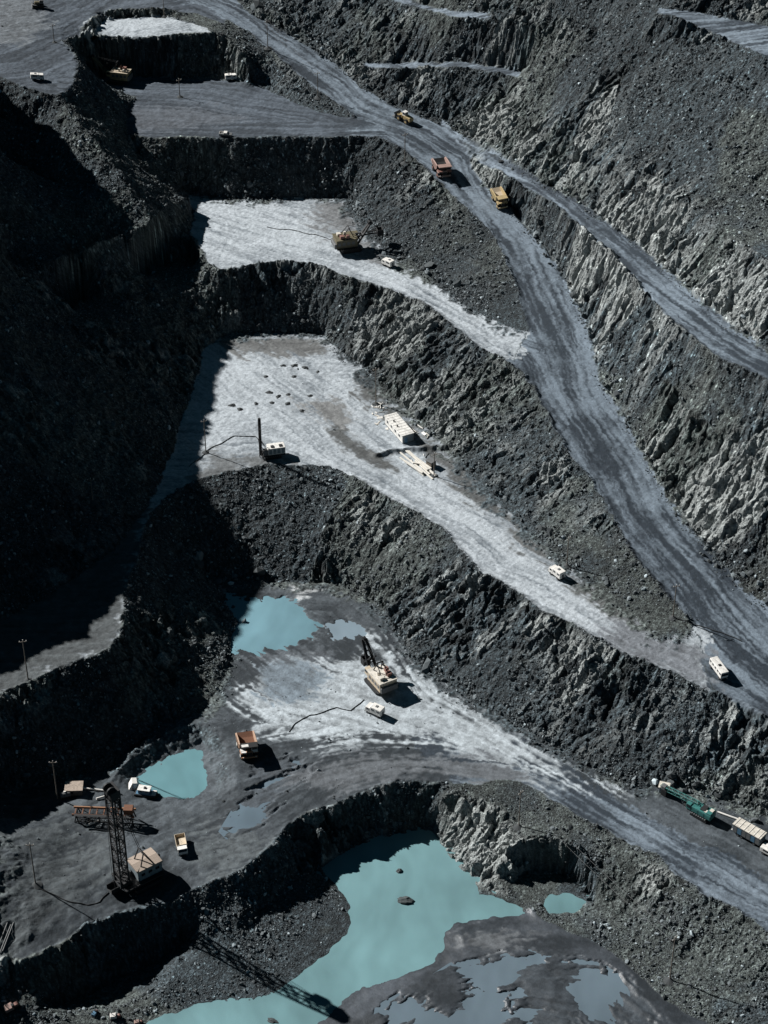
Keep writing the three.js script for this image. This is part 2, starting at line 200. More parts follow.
// the surveyed lines are straight between pegs: real edges wander
const warpX = (x, z) => 1.5 * fbm(x * 0.09, z * 0.09, 3, 5) + 0.5 * noise(x * 0.5, z * 0.5, 8);
const warpZ = (x, z) => 1.5 * fbm(x * 0.09 + 40, z * 0.09, 3, 6) + 0.5 * noise(x * 0.5 + 9, z * 0.5, 9);
const region = new Uint8Array(N), H0 = new Float32Array(N), WX = new Float32Array(N), WZ = new Float32Array(N);
for (let gz = 0; gz < NZ; gz++) for (let gx = 0; gx < NX; gx++) { const x = X0 + gx * CELL, z = Z0 + gz * CELL, o = gz * NX + gx; WX[o] = x + warpX(x, z); WZ[o] = z + warpZ(x, z); H0[o] = sample(base, WX[o], WZ[o]); }
for (let k = REGIONS.length - 1; k > 0; k--) {                // the first in the list wins
  const p = REGIONS[k].poly; let x0 = 1e9, x1 = -1e9, z0 = 1e9, z1 = -1e9;
  for (const [x, z] of p) { x0 = Math.min(x0, x); x1 = Math.max(x1, x); z0 = Math.min(z0, z); z1 = Math.max(z1, z); }
  for (let gz = Math.max(0, Math.floor((z0 - 3 - Z0) / CELL)); gz < Math.min(NZ, (z1 + 3 - Z0) / CELL); gz++) for (let gx = Math.max(0, Math.floor((x0 - 3 - X0) / CELL)); gx < Math.min(NX, (x1 + 3 - X0) / CELL); gx++) {
    const o = gz * NX + gx; if (inside(p, WX[o], WZ[o])) region[o] = k;
  }
}

// wheel tracks: the lines that traffic follows, used to lay streaks of dust and tyre marks along them
const GUIDES = [
  [[-98.3, -284.7], [-74.4, -270.1], [-54.9, -252.7], [-33.7, -227.1], [-9.4, -196.2], [10.1, -185], [27, -164.1], [40.8, -128.4], [52, -96.3], [57.3, -64], [62.2, -32.7], [72.9, 0.5], [83, 31.8], [95.4, 60.6], [104.7, 83], [119, 105.7]],
  [[-104.7, -209.8], [-73, -209.8], [-36.8, -196.5], [-9.3, -186.1]], [[-97.9, -180.9], [-51.5, -179.2], [-9.3, -182.6]],
  [[32.9, -170.4], [57.3, -135.1], [75.8, -94.3], [92.4, -54.7], [107.7, -18.7], [120.8, -3.8], [138.7, 22.7]],
  [[-73.8, -154.4], [-46.3, -136.6], [-19.8, -120.2], [5.8, -102.2], [23.3, -82.8], [39.8, -58.4], [49.7, -50.8], [57.9, -21.5]],
  [[-68.6, -25.7], [-41.7, -25.7], [-17.8, -8.5], [5.2, 8.1]], [[-46.9, -62.3], [-28.6, -37.6], [-14.6, -17], [5.2, 3.7], [17.9, 16.1], [36.1, 39.3], [53.5, 56.4], [75.8, 77.4], [92.1, 88.6], [109.1, 108]],
  [[-41.3, 60], [-22.3, 78.4], [4.7, 89.4], [28.1, 100.2], [50.2, 118.8], [71.3, 136.5], [102.8, 164.2], [119.6, 178.1]], [[5, 55.2], [16.9, 78.4], [39.8, 100.2], [66.8, 124.8], [103.9, 157]], [[-87.9, 155.2], [-72.8, 144.1], [-52.1, 124.8], [-29.9, 112.7], [-7, 105.2], [16.3, 106.5]], [[-27.8, 129.5], [-15.4, 119.2], [0.3, 111.8], [16.2, 111], [39.1, 113.5]], [[-95.7, 176.4], [-79.3, 158.8], [-62.1, 140.3], [-40.4, 130.7], [-23.9, 120.8]],
  [[-187.5, -200.9], [-150.9, -214.7], [-129.3, -230.9], [-111.8, -253.6], [-88.2, -263.7]], [[-182.5, -174.3], [-144.7, -199.1], [-131.8, -219.4], [-118.8, -243.6], [-105.1, -268.9]],
  [[-8.7, 200.2], [9.5, 183.9], [36.3, 175.4], [57.5, 177.1], [76.1, 200.2]], [[84.3, -98.8], [103.5, -94], [123.2, -76.8], [146.2, -58.8]],
];
const gs = new Float32Array(N), gt = new Float32Array(N), gd = new Float32Array(N).fill(1e9);
GUIDES.forEach((g, gi) => {
  let s0 = gi * 400;
  for (let k = 0; k + 1 < g.length; k++) {
    const [ax, az] = g[k], [bx, bz] = g[k + 1], L = Math.hypot(bx - ax, bz - az), ux = (bx - ax) / L, uz = (bz - az) / L, R = 26;
    for (let gz = Math.max(0, Math.floor((Math.min(az, bz) - R - Z0) / CELL)); gz < Math.min(NZ, (Math.max(az, bz) + R - Z0) / CELL); gz++) for (let gx = Math.max(0, Math.floor((Math.min(ax, bx) - R - X0) / CELL)); gx < Math.min(NX, (Math.max(ax, bx) + R - X0) / CELL); gx++) {
      const x = X0 + gx * CELL - ax, z = Z0 + gz * CELL - az, s = x * ux + z * uz, t = -x * uz + z * ux, sc = clamp(s, 0, L), d = Math.sqrt((s - sc) * (s - sc) + t * t);
      const o = gz * NX + gx; if (d < gd[o]) { gd[o] = d; gs[o] = s0 + s; gt[o] = t + gi * 61; }
    }
    s0 += L;
  }
});
// distance to a few lines: toes gather fallen rubble, road edges carry a bund of bulldozed dirt
function lineField(lines, R) {
  const f = new Float32Array(N).fill(R);
  for (const g of lines) for (let k = 0; k + 1 < g.length; k++) {
    const ax = g[k][0], az = g[k][2], bx = g[k + 1][0], bz = g[k + 1][2], L = Math.hypot(bx - ax, bz - az) || 1, ux = (bx - ax) / L, uz = (bz - az) / L;
    for (let gz = Math.max(0, Math.floor((Math.min(az, bz) - R - Z0) / CELL)); gz < Math.min(NZ, (Math.max(az, bz) + R - Z0) / CELL); gz++) for (let gx = Math.max(0, Math.floor((Math.min(ax, bx) - R - X0) / CELL)); gx < Math.min(NX, (Math.max(ax, bx) + R - X0) / CELL); gx++) {
      const o = gz * NX + gx, x = WX[o] - ax, z = WZ[o] - az, s = clamp(x * ux + z * uz, 0, L), ex = x - s * ux, ez = z - s * uz, d = Math.sqrt(ex * ex + ez * ez); if (d < f[o]) f[o] = d;
    }
  }
  return f;
}
const ridgeD = lineField([[[-2.7, -16.4], [4.7, -19.3], [13.7, -21.1], [22.7, -21.6]].map((p) => [p[0], 0, p[1]])], 4);
const toeD = lineField([S.b_toe, S.c_toe, S.d_toe, S.a_toe.slice(3), S.wall_toe1, S.r2_r.slice(2), S.haul_r.slice(9), S.d_toe_l], 9);
const bundD = lineField([S.haul_l2, S.haul_l3, S.r2_l.slice(2), S.haul_l1.slice(3), S.c_crest.slice(21), S.b_crest.slice(5), S.d_crest.slice(11)], 4);

// matter of another colour lying on the ground: silt, dust, wet mud, spilled rock
const PATCHES = [
  { p: [[-51.7, 32.7], [-38.9, 33.7], [-29.2, 37.7], [-20, 49.5], [-26, 56.2], [-37.6, 60.9], [-48.9, 61.9], [-51.9, 48]], c: [0.16, 0.20, 0.22], e: 3, dip: 0.7 },
  { p: [[-30.9, 24.1], [-23.2, 23.6], [-19.8, 30.7], [-26.8, 33.7]], c: [0.45, 0.47, 0.48], e: 2 },
  { p: [[-18.2, 46.6], [-12.3, 44.6], [-5.6, 49.5], [-7.4, 55.2], [-16.1, 55.2]], c: [0.16, 0.18, 0.19], e: 2, dip: 0.6 },
  { p: [[-44.3, 62.3], [-25.9, 60], [-16.7, 57.1], [-10.5, 60], [-16.5, 67], [-31.7, 68.4]], c: [0.09, 0.105, 0.12], e: 4 },
  { p: [[-5.6, 53.3], [4.9, 60], [25.8, 81.5], [51.2, 104.4], [67.3, 120], [58.6, 120.8], [39.2, 111.8], [19.2, 105.2], [-1.2, 101], [-21.7, 99.3], [-36.1, 92.5], [-43.1, 82.8], [-40.7, 72], [-16.5, 66.5], [-8, 60]], c: [0.41, 0.455, 0.485], e: 9 },
  { p: [[-38.4, 68.4], [-28.1, 66.5], [-16.4, 72], [-19.8, 80.1], [-31.1, 82.8], [-36.7, 78.4]], c: [0.17, 0.21, 0.245], e: 5, dip: 0.1 },
  { p: [[-43.8, 131.1], [-37.5, 121.6], [-24.3, 110.2], [-20.1, 112.7], [-28.4, 123.2], [-35.7, 135.7], [-42.3, 136.5]], c: [0.07, 0.085, 0.10], e: 3, dip: 0.7 },
  { p: [[-38.6, 112.7], [-28.7, 107.3], [-24.3, 109.4], [-34.8, 119.2]], c: [0.07, 0.085, 0.10], e: 2, dip: 0.5 },
  { p: [[-91, 130.7], [-76, 139.5], [-77, 155.2], [-90.9, 172.9], [-105.2, 183.1], [-102, 169.4]], c: [0.075, 0.088, 0.095], e: 8 },
  { p: [[-51.5, 132.6], [-37.2, 138.4], [-33.6, 144.1], [-44.7, 152.2], [-52.1, 144.1]], c: [0.085, 0.10, 0.108], e: 7 },
  { p: [[-27, 114.7], [-7, 105.2], [16.3, 105.2], [39, 114.7], [16.1, 114.7], [-1.1, 115.9], [-15.3, 122.8]], c: [0.11, 0.122, 0.135], e: 4 },
  { p: [[-66.2, 3.7], [-56.2, -17], [-40.7, -18.7], [-27.8, -13], [-34.3, -9.6], [-49, -6.8]], c: [0.14, 0.15, 0.155], e: 5 },
  { p: [[-17, -37.6], [-10.1, -25.7], [0, -16.4], [4.6, -7.4], [-3, -10.8], [-13, -20.5], [-18.2, -30.4]], c: [0.085, 0.09, 0.09], e: 3 },
  { p: [[-32.5, -51], [-18.6, -48.6], [-10.9, -37.6], [-18.3, -35.2], [-28.8, -42.4]], c: [0.2, 0.205, 0.205], e: 5 },
  { p: [[-57.3, -88.5], [-30.4, -91.9], [-17.5, -80.5], [-29.9, -77.9], [-51.5, -80.5]], c: [0.14, 0.145, 0.145], e: 5 },
  { p: [[-8.5, -67.5], [25.1, -11.3], [54.7, 39.3], [76.6, 69.2], [70.7, 68.2], [48.6, 37.3], [21.6, -4], [3.7, -31.6], [-8.3, -52.9]], c: [0.10, 0.105, 0.105], e: 4 },
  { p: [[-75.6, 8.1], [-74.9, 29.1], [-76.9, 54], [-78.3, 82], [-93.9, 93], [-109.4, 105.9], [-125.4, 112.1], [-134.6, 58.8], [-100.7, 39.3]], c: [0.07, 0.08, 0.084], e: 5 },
  { p: [[70.5, 70.6], [90.6, 77.4], [94.3, 99.5], [74.7, 88.2], [63.9, 77.4]], c: [0.17, 0.185, 0.205], e: 6 },
  { p: [[-32.1, -158.4], [-14.9, -158.4], [-4.4, -127.6], [5.8, -111.4], [-8.8, -114.3], [-18.2, -131.3], [-24.9, -146.6]], c: [0.17, 0.178, 0.185], e: 6 },
  { p: [[-101.2, -194.7], [-80.1, -200], [-56, -189.5], [-70.7, -177.5], [-97.4, -175.8]], c: [0.085, 0.10, 0.12], e: 6 },
  { p: [[-172.2, -248.6], [-145.1, -258.6], [-133.5, -238.7], [-143, -214.7], [-165.1, -205.5]], c: [0.14, 0.158, 0.175], e: 6 },
  { p: [[-1, 190.5], [12.1, 182.2], [13.6, 190.5], [17.2, 191.8], [20.5, 183.9], [30.6, 182.2], [31.2, 197], [0.3, 200.2]], c: [0.05, 0.06, 0.07], e: 2, dip: 0.7 },
  { p: [[18.1, 175.7], [36.4, 172.3], [57.6, 175.7], [67.6, 182.2], [73.3, 197], [35, 198.6], [34.5, 183.9], [22.7, 181.2]], c: [0.05, 0.06, 0.07], e: 3, dip: 0.6 },
  { p: [[39.2, 170.2], [47.3, 169.5], [50.3, 173], [43, 175]], c: [0.05, 0.06, 0.07], e: 1.5, dip: 0.6 },
  { p: [[18.4, 165.3], [31.5, 163.2], [42.1, 166.7], [25.8, 170.2]], c: [0.12, 0.13, 0.14], e: 4 },
];
for (const q of PATCHES) { q.x0 = Math.min(...q.p.map((a) => a[0])) - 4; q.x1 = Math.max(...q.p.map((a) => a[0])) + 4; q.z0 = Math.min(...q.p.map((a) => a[1])) - 4; q.z1 = Math.max(...q.p.map((a) => a[1])) + 4; }
function edgeDist(p, x, z) { let d = 1e9; for (let i = 0, j = p.length - 1; i < p.length; j = i++) { const a = p[j], b = p[i], ex = b[0] - a[0], ez = b[1] - a[1], t = clamp(((x - a[0]) * ex + (z - a[1]) * ez) / (ex * ex + ez * ez)), dd = Math.hypot(x - a[0] - t * ex, z - a[1] - t * ez); if (dd < d) d = dd; } return inside(p, x, z) ? d : -d; }
// slopes of loose tipped rock, and faces where pale bedrock shows (x, z, radius, amount)
const SCREE = [[[92.6, -162.5], [134.4, -132.4], [158, -104.1], [129.1, 55.5], [111.2, 22.8], [92.8, -11.9], [74.2, -40.4], [57.1, -66.7], [52, -88.8]], [[-77.8, -9.6], [-35.1, -23.8], [-16.5, -21], [-12.9, -4], [-23.5, 27.9], [-26.3, 39], [-56.2, 38], [-76.9, 66.9], [-82.9, 66.9]], [[-103.5, -191.3], [-12.5, -191.3], [-14.1, -139.9], [-79.6, -139.9]], [[-58.1, 158.7], [-28.2, 132.6], [-23.2, 145.9], [-22.5, 167.6], [-34.7, 191.3], [-60, 198.4]], [[-77.9, 116.7], [-68.9, 95.9], [-54.6, 89.4], [-42.3, 98], [-39.2, 126.7], [-48.7, 124.8], [-52.8, 102.3], [-72.5, 118.8]], [[-59.2, -250.8], [-15, -184.5], [-52.7, -205.6]], [[-127.9, -206], [-96.3, -206], [-98, -171.3], [-70.2, -121.3], [-83, -102.9], [-102.6, -88.6], [-132.5, -78.2], [-152.5, -212.3]]];
const PALE = [[-29.1, -220.7, 10, 0.72], [12.0, -208.1, 9, 0.65], [-9.5, -218.7, 6, 0.58], [44.1, -178.3, 10, 0.87], [36.6, -182.8, 6, 0.72], [69.2, -133.1, 14, 0.58], [82.2, -98.9, 15, 0.80], [90.3, -77.4, 15, 0.94], [108.8, -40.1, 17, 0.72], [118.1, -24.7, 10, 0.87], [72.2, -85.1, 14, 0.65], [81.9, -58.4, 14, 0.72], [94.5, -30.3, 16, 0.36], [100.0, 23.1, 12, 0.87], [105.6, 30.8, 10, 0.72], [53.5, 6.7, 10, 0.72], [67.9, 27.9, 7, 0.65], [28.7, -155.6, 12, 0.58], [17.3, -147.5, 14, 0.43], [34.3, -98.9, 9, 0.43], [5.6, -74.3, 14, 0.51], [22.3, -36.4, 14, 0.51], [-7.8, 6.8, 6, 1.00], [3.5, 17.6, 7, 0.58], [26.8, 138.3, 13, 0.87], [32.2, 146.8, 7, 0.58], [24.2, 132.6, 7, 0.72], [91.8, -104.9, 4, 0.72], [58.5, 141.4, 5, 0.87], [74.0, 153.3, 6, 0.65], [54.3, -159.4, 9, 0.72], [53.0, 69.3, 12, 0.29], [115.5, 26.4, 12, 0.58]];

// ------------------------------------------------------------------ shape and colour of every point of the ground
const PX = new Float32Array(N), PY = new Float32Array(N), PZ = new Float32Array(N), COL = new Float32Array(N * 3), screeW = new Float32Array(N), slopeA = new Float32Array(N);
function frame(x, z, dx, dz) { return [(x * -dz + z * dx), (x * dx + z * dz)]; }
function rockHeight(x, z, dx, dz, out) {
  const u = -x * dz + z * dx, v = x * dx + z * dz, w = 1.6 * fbm(x * 0.12, z * 0.12, 2, 71);
  let h = 1.7 * ridged((u + w) * 0.075, v * 0.035, 3, 31);
  facet((u + w) / 5.2, v / 9.5, 41); h += 1.7 * fOut[0]; out[0] = fOut[1]; let joint = fOut[2];
  facet((u + w * 0.5) / 2.1, v / 3.8, 51); h += 1.15 * fOut[0]; out[1] = fOut[1]; joint = Math.min(joint * 1.5, fOut[2]);
  facet(u / 0.95, v / 1.4, 61); h += 0.34 * fOut[0]; out[2] = fOut[1];
  h -= 0.35 * (1 - smooth(0, 0.22, joint));
  return h;
}
function tintRegion(o, gx, gz, x, z) {
  const r = region[o]; if (!r) return 0;
  const jx = 7 * fbm(x * 0.08, z * 0.08, 4, 151) + 1.2 * noise(x * 1.1, z * 1.1, 153), jz = 7 * fbm(x * 0.08 + 50, z * 0.08, 4, 152) + 1.2 * noise(x * 1.1 + 9, z * 1.1, 154);
  const q = region[clamp(gz + Math.round(jz / CELL), 0, NZ - 1) * NX + clamp(gx + Math.round(jx / CELL), 0, NX - 1)];
  return q || r;
}
const idA = [0, 0, 0], idB = [0, 0, 0], G = 4;
for (let gz = 0; gz < NZ; gz++) for (let gx = 0; gx < NX; gx++) {
  const o = gz * NX + gx, x = X0 + gx * CELL, z = Z0 + gz * CELL, r = region[o], type = r ? REGIONS[r].type : 'slope';
  const xa = gx > G ? o - G : o, xb = gx < NX - 1 - G ? o + G : o, za = gz > G ? o - G * NX : o, zb = gz < NZ - 1 - G ? o + G * NX : o;
  let dx = (H0[xa] - H0[xb]) / ((xb - xa) * CELL), dz = (H0[za] - H0[zb]) / ((zb - za) / NX * CELL);
  const sl = Math.hypot(dx, dz); dx /= sl + 1e-6; dz /= sl + 1e-6;
  let y = H0[o], sw = smooth(0.18, 0.5, sl), hx = 0, hz = 0;
  let R, Gc, B;
  // --- loose tipped rock or bedrock?
  let scree = 0; if (sw > 0 || type === 'slope') for (const p of SCREE) if (inside(p, x + 3 * fbm(x * 0.1, z * 0.1, 2, 3), z)) { scree = 1; break; }
  let out = clamp(0.50 + 1.8 * fbm(x * 0.035, z * 0.035, 3, 21)); if (scree) out *= 0.12;
  out *= smooth(0.3, 0.75, sl);
  let pale = 0; if (sl > 0.15) for (const q of PALE) { const d = ((x - q[0]) ** 2 + (z - q[1]) ** 2) / (q[2] * q[2]); if (d < 4) pale += q[3] * Math.exp(-d); }
  out = Math.max(out, clamp(pale * 1.6) * sw);
  const low = fbm(x * 0.02, z * 0.02, 3, 90), fine = noise(x * 1.9, z * 1.9, 91), fine2 = noise(x * 0.9, z * 0.9, 92), grit = hash(gx, gz, 7);
  if (type === 'slope' || sw > 0.02) {
    const wB = smooth(-0.55, -0.15, dx), wA = smooth(-0.72, -0.9, dx), wM = Math.max(0, 1 - wA - wB);
    let h = 0;
    const rocky = out * sw > 0.06; idA[0] = idA[1] = idA[2] = 0.5;
    if (rocky && wA > 0) h += wA * rockHeight(x, z, -0.97, 0.25, idA);
    if (rocky && wM > 0) h += wM * rockHeight(x, z, -0.74, 0.67, wA > 0.5 ? idB : idA);
    if (rocky && wB > 0) h += wB * rockHeight(x, z, dx > 0.4 ? 0.75 : 0.1, dx > 0.4 ? 0.66 : 0.99, wB < 0.5 ? idB : idA);
    const D = h * out * sw;
    // heaps, gullies and single stones
    facet(x / 1.25, z / 1.25, 81); const st = Math.max(0, fOut[1] - 0.35) * Math.max(0, fOut[2] - 0.1) * 1.5;
    facet(x / 2.9 + 5, z / 2.9, 83); const st2 = Math.max(0, fOut[1] - 0.72) * Math.max(0, fOut[2] - 0.08) * 5.0;
    const loose = (0.20 * st + 0.16 * st2 * (1 - out)) * smooth(0.1, 0.35, sl) + (0.9 * fbm(x * 0.16, z * 0.16, 3, 33) + 0.18 * fine + 0.16 * fine2) * sw * (1 - 0.5 * out);
    const gul = 0.55 * ridged((-x * dz + z * dx) * 0.02 + (0.62 * x + 0.5 * z) * 0.33, (0.85 * -x + 0.5 * z) * 0.04, 2, 37) * sw * (1 - out) * (scree ? 0.45 : 1);
    const tot = D + loose + gul, c = 1 / Math.sqrt(1 + sl * sl), s = sl * c;
    y += tot * (0.55 + 0.45 * c); hx = dx * s * tot * 0.55; hz = dz * s * tot * 0.55;
  }
  slopeA[o] = sl; screeW[o] = type === 'slope' ? clamp(0.25 + 0.75 * (1 - out)) : 0;
  // --- colour of the rock
  {
    const ol = smooth(0.35, 0.75, 0.42 + 1.4 * fbm(x * 0.03 + 7, z * 0.03, 3, 101) + 0.3 * fbm(x * 0.3, z * 0.3, 2, 103) + 0.12 - (scree ? 0.35 : 0)), k = (scree ? 1.05 : 0.95) * (0.85 + 0.5 * low + 0.25 * fine + 0.28 * fine2) * mix(0.5, 2.3, grit * grit * grit);
    R = mix(0.062, 0.116, ol) * k; Gc = mix(0.084, 0.138, ol) * k; B = mix(0.096, 0.132, ol) * k;
    if (sw > 0.05 && out > 0.02) {
      const q = mix(0.5, 1.8, idA[1]) * mix(0.7, 1.35, idA[2]), t = out; R *= mix(1, q, t); Gc *= mix(1, q, t); B *= mix(1, q, t);
      const vein = fbm((-x * 0.52 - z * 0.85) * 0.22, (x * -0.85 + z * 0.52) * 0.07, 3, 111) + 0.35 * (idA[1] - 0.5) + 0.45 * (idA[0] - 0.5);
      const pm = smooth(0.12, 0.42, vein + pale * 0.8) * out * mix(0.55, 1, idA[2]);
      const pg = mix(0.75, 1.15, grit); R = mix(R, 0.48 * pg, pm); Gc = mix(Gc, 0.51 * pg, pm); B = mix(B, 0.50 * pg, pm);
    }
    if (grit > 0.988 && scree) { R *= 3.2; Gc *= 3.2; B *= 3.1; }
  }
  if (r) {
    const onFloor = 1 - smooth(0.3, 0.6, sl), wob = 3.2 * fbm(x * 0.035, z * 0.035, 3, 171) + 0.5 * fine2, s = gd[o] < 26 ? gs[o] : x, t = (gd[o] < 26 ? gt[o] : z) + wob;
    const k1 = fbm(t * 0.42, s * 0.018, 3, 121), k2 = fbm(t * 1.3, s * 0.045, 2, 125), k3 = fbm(x * 0.07, z * 0.07, 4, 127), k4 = fbm(x * 0.5, z * 0.5, 3, 131);
    const k5 = fbm((t + 0.09 * s) * 0.9, s * 0.03, 2, 161), rut = Math.max(1 - smooth(0, 0.055, Math.abs(noise(t * 0.33, s * 0.007, 163))), 1 - smooth(0, 0.05, Math.abs(noise((t - 0.05 * s) * 0.28, s * 0.009, 165))), 0.8 - smooth(0, 0.05, Math.abs(noise(x * 0.06 + 3, z * 0.045, 167)))) * clamp(0.6 + 1.5 * k3);
    let c0; const tint = REGIONS[tintRegion(o, gx, gz, x, z)].type;
    if (tint === 'road') { const v = clamp(0.38 + 0.7 * k1 + 0.85 * k2 + 0.8 * k5 + 0.8 * k3 + 0.25 * k4 + 0.12 * fine + 0.22 * smooth(4, 10, gd[o]) - 0.32 * rut); c0 = [mix(0.020, 0.205, v), mix(0.032, 0.255, v), mix(0.046, 0.306, v)]; }
    else if (tint === 'grey') { const v = clamp(0.46 + 0.7 * k1 + 0.6 * k2 + 0.5 * k5 + 0.6 * k3 + 0.3 * k4 - 0.2 * rut); c0 = [mix(0.022, 0.11, v), mix(0.033, 0.138, v), mix(0.046, 0.172, v)]; }
    else if (tint === 'pale') { const v = clamp(0.80 + 0.3 * k1 + 0.45 * k2 + 0.5 * k5 + 0.45 * k3 + 0.2 * k4 + 0.14 * fine - 0.4 * rut); c0 = [mix(0.085, 0.485, v), mix(0.108, 0.53, v), mix(0.13, 0.565, v)]; }
    else if (tint === 'mud') { const v = clamp(0.35 + 0.6 * k1 + 0.7 * k3 + 0.3 * k4); c0 = [mix(0.022, 0.085, v), mix(0.028, 0.098, v), mix(0.034, 0.115, v)]; }
    else { const v = clamp(0.36 + 0.35 * k1 + 0.4 * k2 + 0.45 * k5 + 0.8 * k3 + 0.35 * k4 + 0.12 * fine); const v2 = clamp(v - 0.2 * rut); c0 = [mix(0.018, 0.105, v2), mix(0.026, 0.125, v2), mix(0.033, 0.142, v2)]; }
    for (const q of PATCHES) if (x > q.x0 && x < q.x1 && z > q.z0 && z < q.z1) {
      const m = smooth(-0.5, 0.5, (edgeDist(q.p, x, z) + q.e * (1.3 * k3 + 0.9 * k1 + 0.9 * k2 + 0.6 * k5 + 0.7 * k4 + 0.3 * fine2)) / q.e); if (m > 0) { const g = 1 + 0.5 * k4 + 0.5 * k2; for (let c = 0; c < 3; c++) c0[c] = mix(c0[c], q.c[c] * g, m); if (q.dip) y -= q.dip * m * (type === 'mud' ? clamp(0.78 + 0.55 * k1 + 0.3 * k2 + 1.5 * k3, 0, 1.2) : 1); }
    }
    // rubble fallen from the wall lies over the bench
    const rub = smooth(0, 0.35, 0.62 - toeD[o] / (type === 'road' ? 2.2 : 6.5) + 0.9 * k4 + 0.6 * k3);
    const gg = mix(0.9, 1.1, grit) * (1 + 0.10 * fine);
    R = mix(mix(c0[0] * gg, R, rub), R, 1 - onFloor); Gc = mix(mix(c0[1] * gg, Gc, rub), Gc, 1 - onFloor); B = mix(mix(c0[2] * gg, B, rub), B, 1 - onFloor);
    const rough = type === 'floor' ? 0.07 : type === 'road' ? 0.05 : type === 'mud' ? 0.025 : 0.12;
    if (type === 'floor') y += (0.35 + 1.0 * smooth(-20, -75, x) * smooth(105, 130, z)) * k3; else if (type === 'mud') y += 0.14 * k3;
    y += rough * (1.4 * k4 + 0.5 * fine + k2 * 0.6) + rub * onFloor * (0.22 * fine2 + 0.2 * fine + 0.15);
  }
  const bd = bundD[o]; if (bd < 3) { const m = Math.exp(-((bd / 1.0) ** 2)) * clamp(0.75 + 0.9 * fbm(x * 0.12, z * 0.12, 2, 141)); y += m * (0.95 + 0.25 * fine); R = mix(R, R * 0.5 + 0.02, m * 0.6); Gc = mix(Gc, Gc * 0.5 + 0.022, m * 0.6); B = mix(B, B * 0.5 + 0.024, m * 0.6); }
  if (ridgeD[o] < 3) { const m = Math.exp(-((ridgeD[o] / 1.1) ** 2)); y += 1.3 * m; }
  PX[o] = x + hx; PY[o] = y; PZ[o] = z + hz;
  COL[o * 3] = Math.max(0.012, R); COL[o * 3 + 1] = Math.max(0.014, Gc); COL[o * 3 + 2] = Math.max(0.015, B);
}
console.log('ground shaped');
const NRM = new Float32Array(N * 3);
for (let gz = 0; gz < NZ; gz++) for (let gx = 0; gx < NX; gx++) {
  const o = gz * NX + gx, a = gx ? o - 1 : o, b = gx < NX - 1 ? o + 1 : o, c = gz ? o - NX : o, d = gz < NZ - 1 ? o + NX : o;
  const ux = PX[b] - PX[a], uy = PY[b] - PY[a], uz = PZ[b] - PZ[a], vx = PX[d] - PX[c], vy = PY[d] - PY[c], vz = PZ[d] - PZ[c];
  let nx = vy * uz - vz * uy, ny = vz * ux - vx * uz, nz = vx * uy - vy * ux; const l = Math.hypot(nx, ny, nz) || 1;
  if (ny < 0) { nx = -nx; ny = -ny; nz = -nz; }
  NRM[o * 3] = nx / l; NRM[o * 3 + 1] = ny / l; NRM[o * 3 + 2] = nz / l;
}
const heightAt = (x, z) => sample(PY, x, z);

// grain finer than the mesh: a tile of grit and small stones, in metres
const GRIT = 1024, GRIT_M = 46;
function gritTexture(lo, hi, contrast, srgb, s) {
  const d = new Uint8Array(GRIT * GRIT * 4), P = [92, 46];
  for (let y = 0; y < GRIT; y++) for (let x = 0; x < GRIT; x++) {
    let v = 0;
    const per = (f) => { const fx = x / GRIT * f, fy = y / GRIT * f, ix = Math.floor(fx), iy = Math.floor(fy), tx = fx - ix, ty = fy - iy, a = hash(ix % f, iy % f, s), b = hash((ix + 1) % f, iy % f, s), c = hash(ix % f, (iy + 1) % f, s), e = hash((ix + 1) % f, (iy + 1) % f, s); return mix(mix(a, b, tx), mix(c, e, tx), ty) - 0.5; };
    v = per(P[0]) * 0.5 + per(P[0] * 2) * 0.6 + per(P[0] * 4) * 0.55 + per(P[1]) * 0.35;
    const g = clamp(0.5 + v * contrast), c8 = Math.round(255 * mix(lo, hi, g)), o = (y * GRIT + x) * 4; d[o] = d[o + 1] = d[o + 2] = c8; d[o + 3] = 255;
  }
  const t = new THREE.DataTexture(d, GRIT, GRIT, THREE.RGBAFormat); t.wrapS = t.wrapT = THREE.RepeatWrapping; t.magFilter = THREE.LinearFilter; t.minFilter = THREE.LinearMipmapLinearFilter; t.generateMipmaps = true; if (srgb) t.colorSpace = THREE.SRGBColorSpace; t.needsUpdate = true; return t;
}
const gritColor = gritTexture(0.62, 1.0, 1.1, true, 3), gritBump = gritTexture(0, 1, 1.0, false, 5), smoothColor = gritTexture(0.84, 1.0, 1.0, true, 9);
const matRock = new THREE.MeshStandardMaterial({ name: 'broken_rock', color: 0xffffff, vertexColors: true, roughness: 0.95, flatShading: true, map: gritColor, bumpMap: gritBump, bumpScale: 0.25 });
const matRoad = new THREE.MeshStandardMaterial({ name: 'packed_dirt', color: 0xffffff, vertexColors: true, roughness: 0.85, map: smoothColor, bumpMap: gritBump, bumpScale: 0.05 });
const matMud = new THREE.MeshPhysicalMaterial({ name: 'wet_mud', color: 0xffffff, vertexColors: true, roughness: 0.5, map: smoothColor, bumpMap: gritBump, bumpScale: 0.02 });
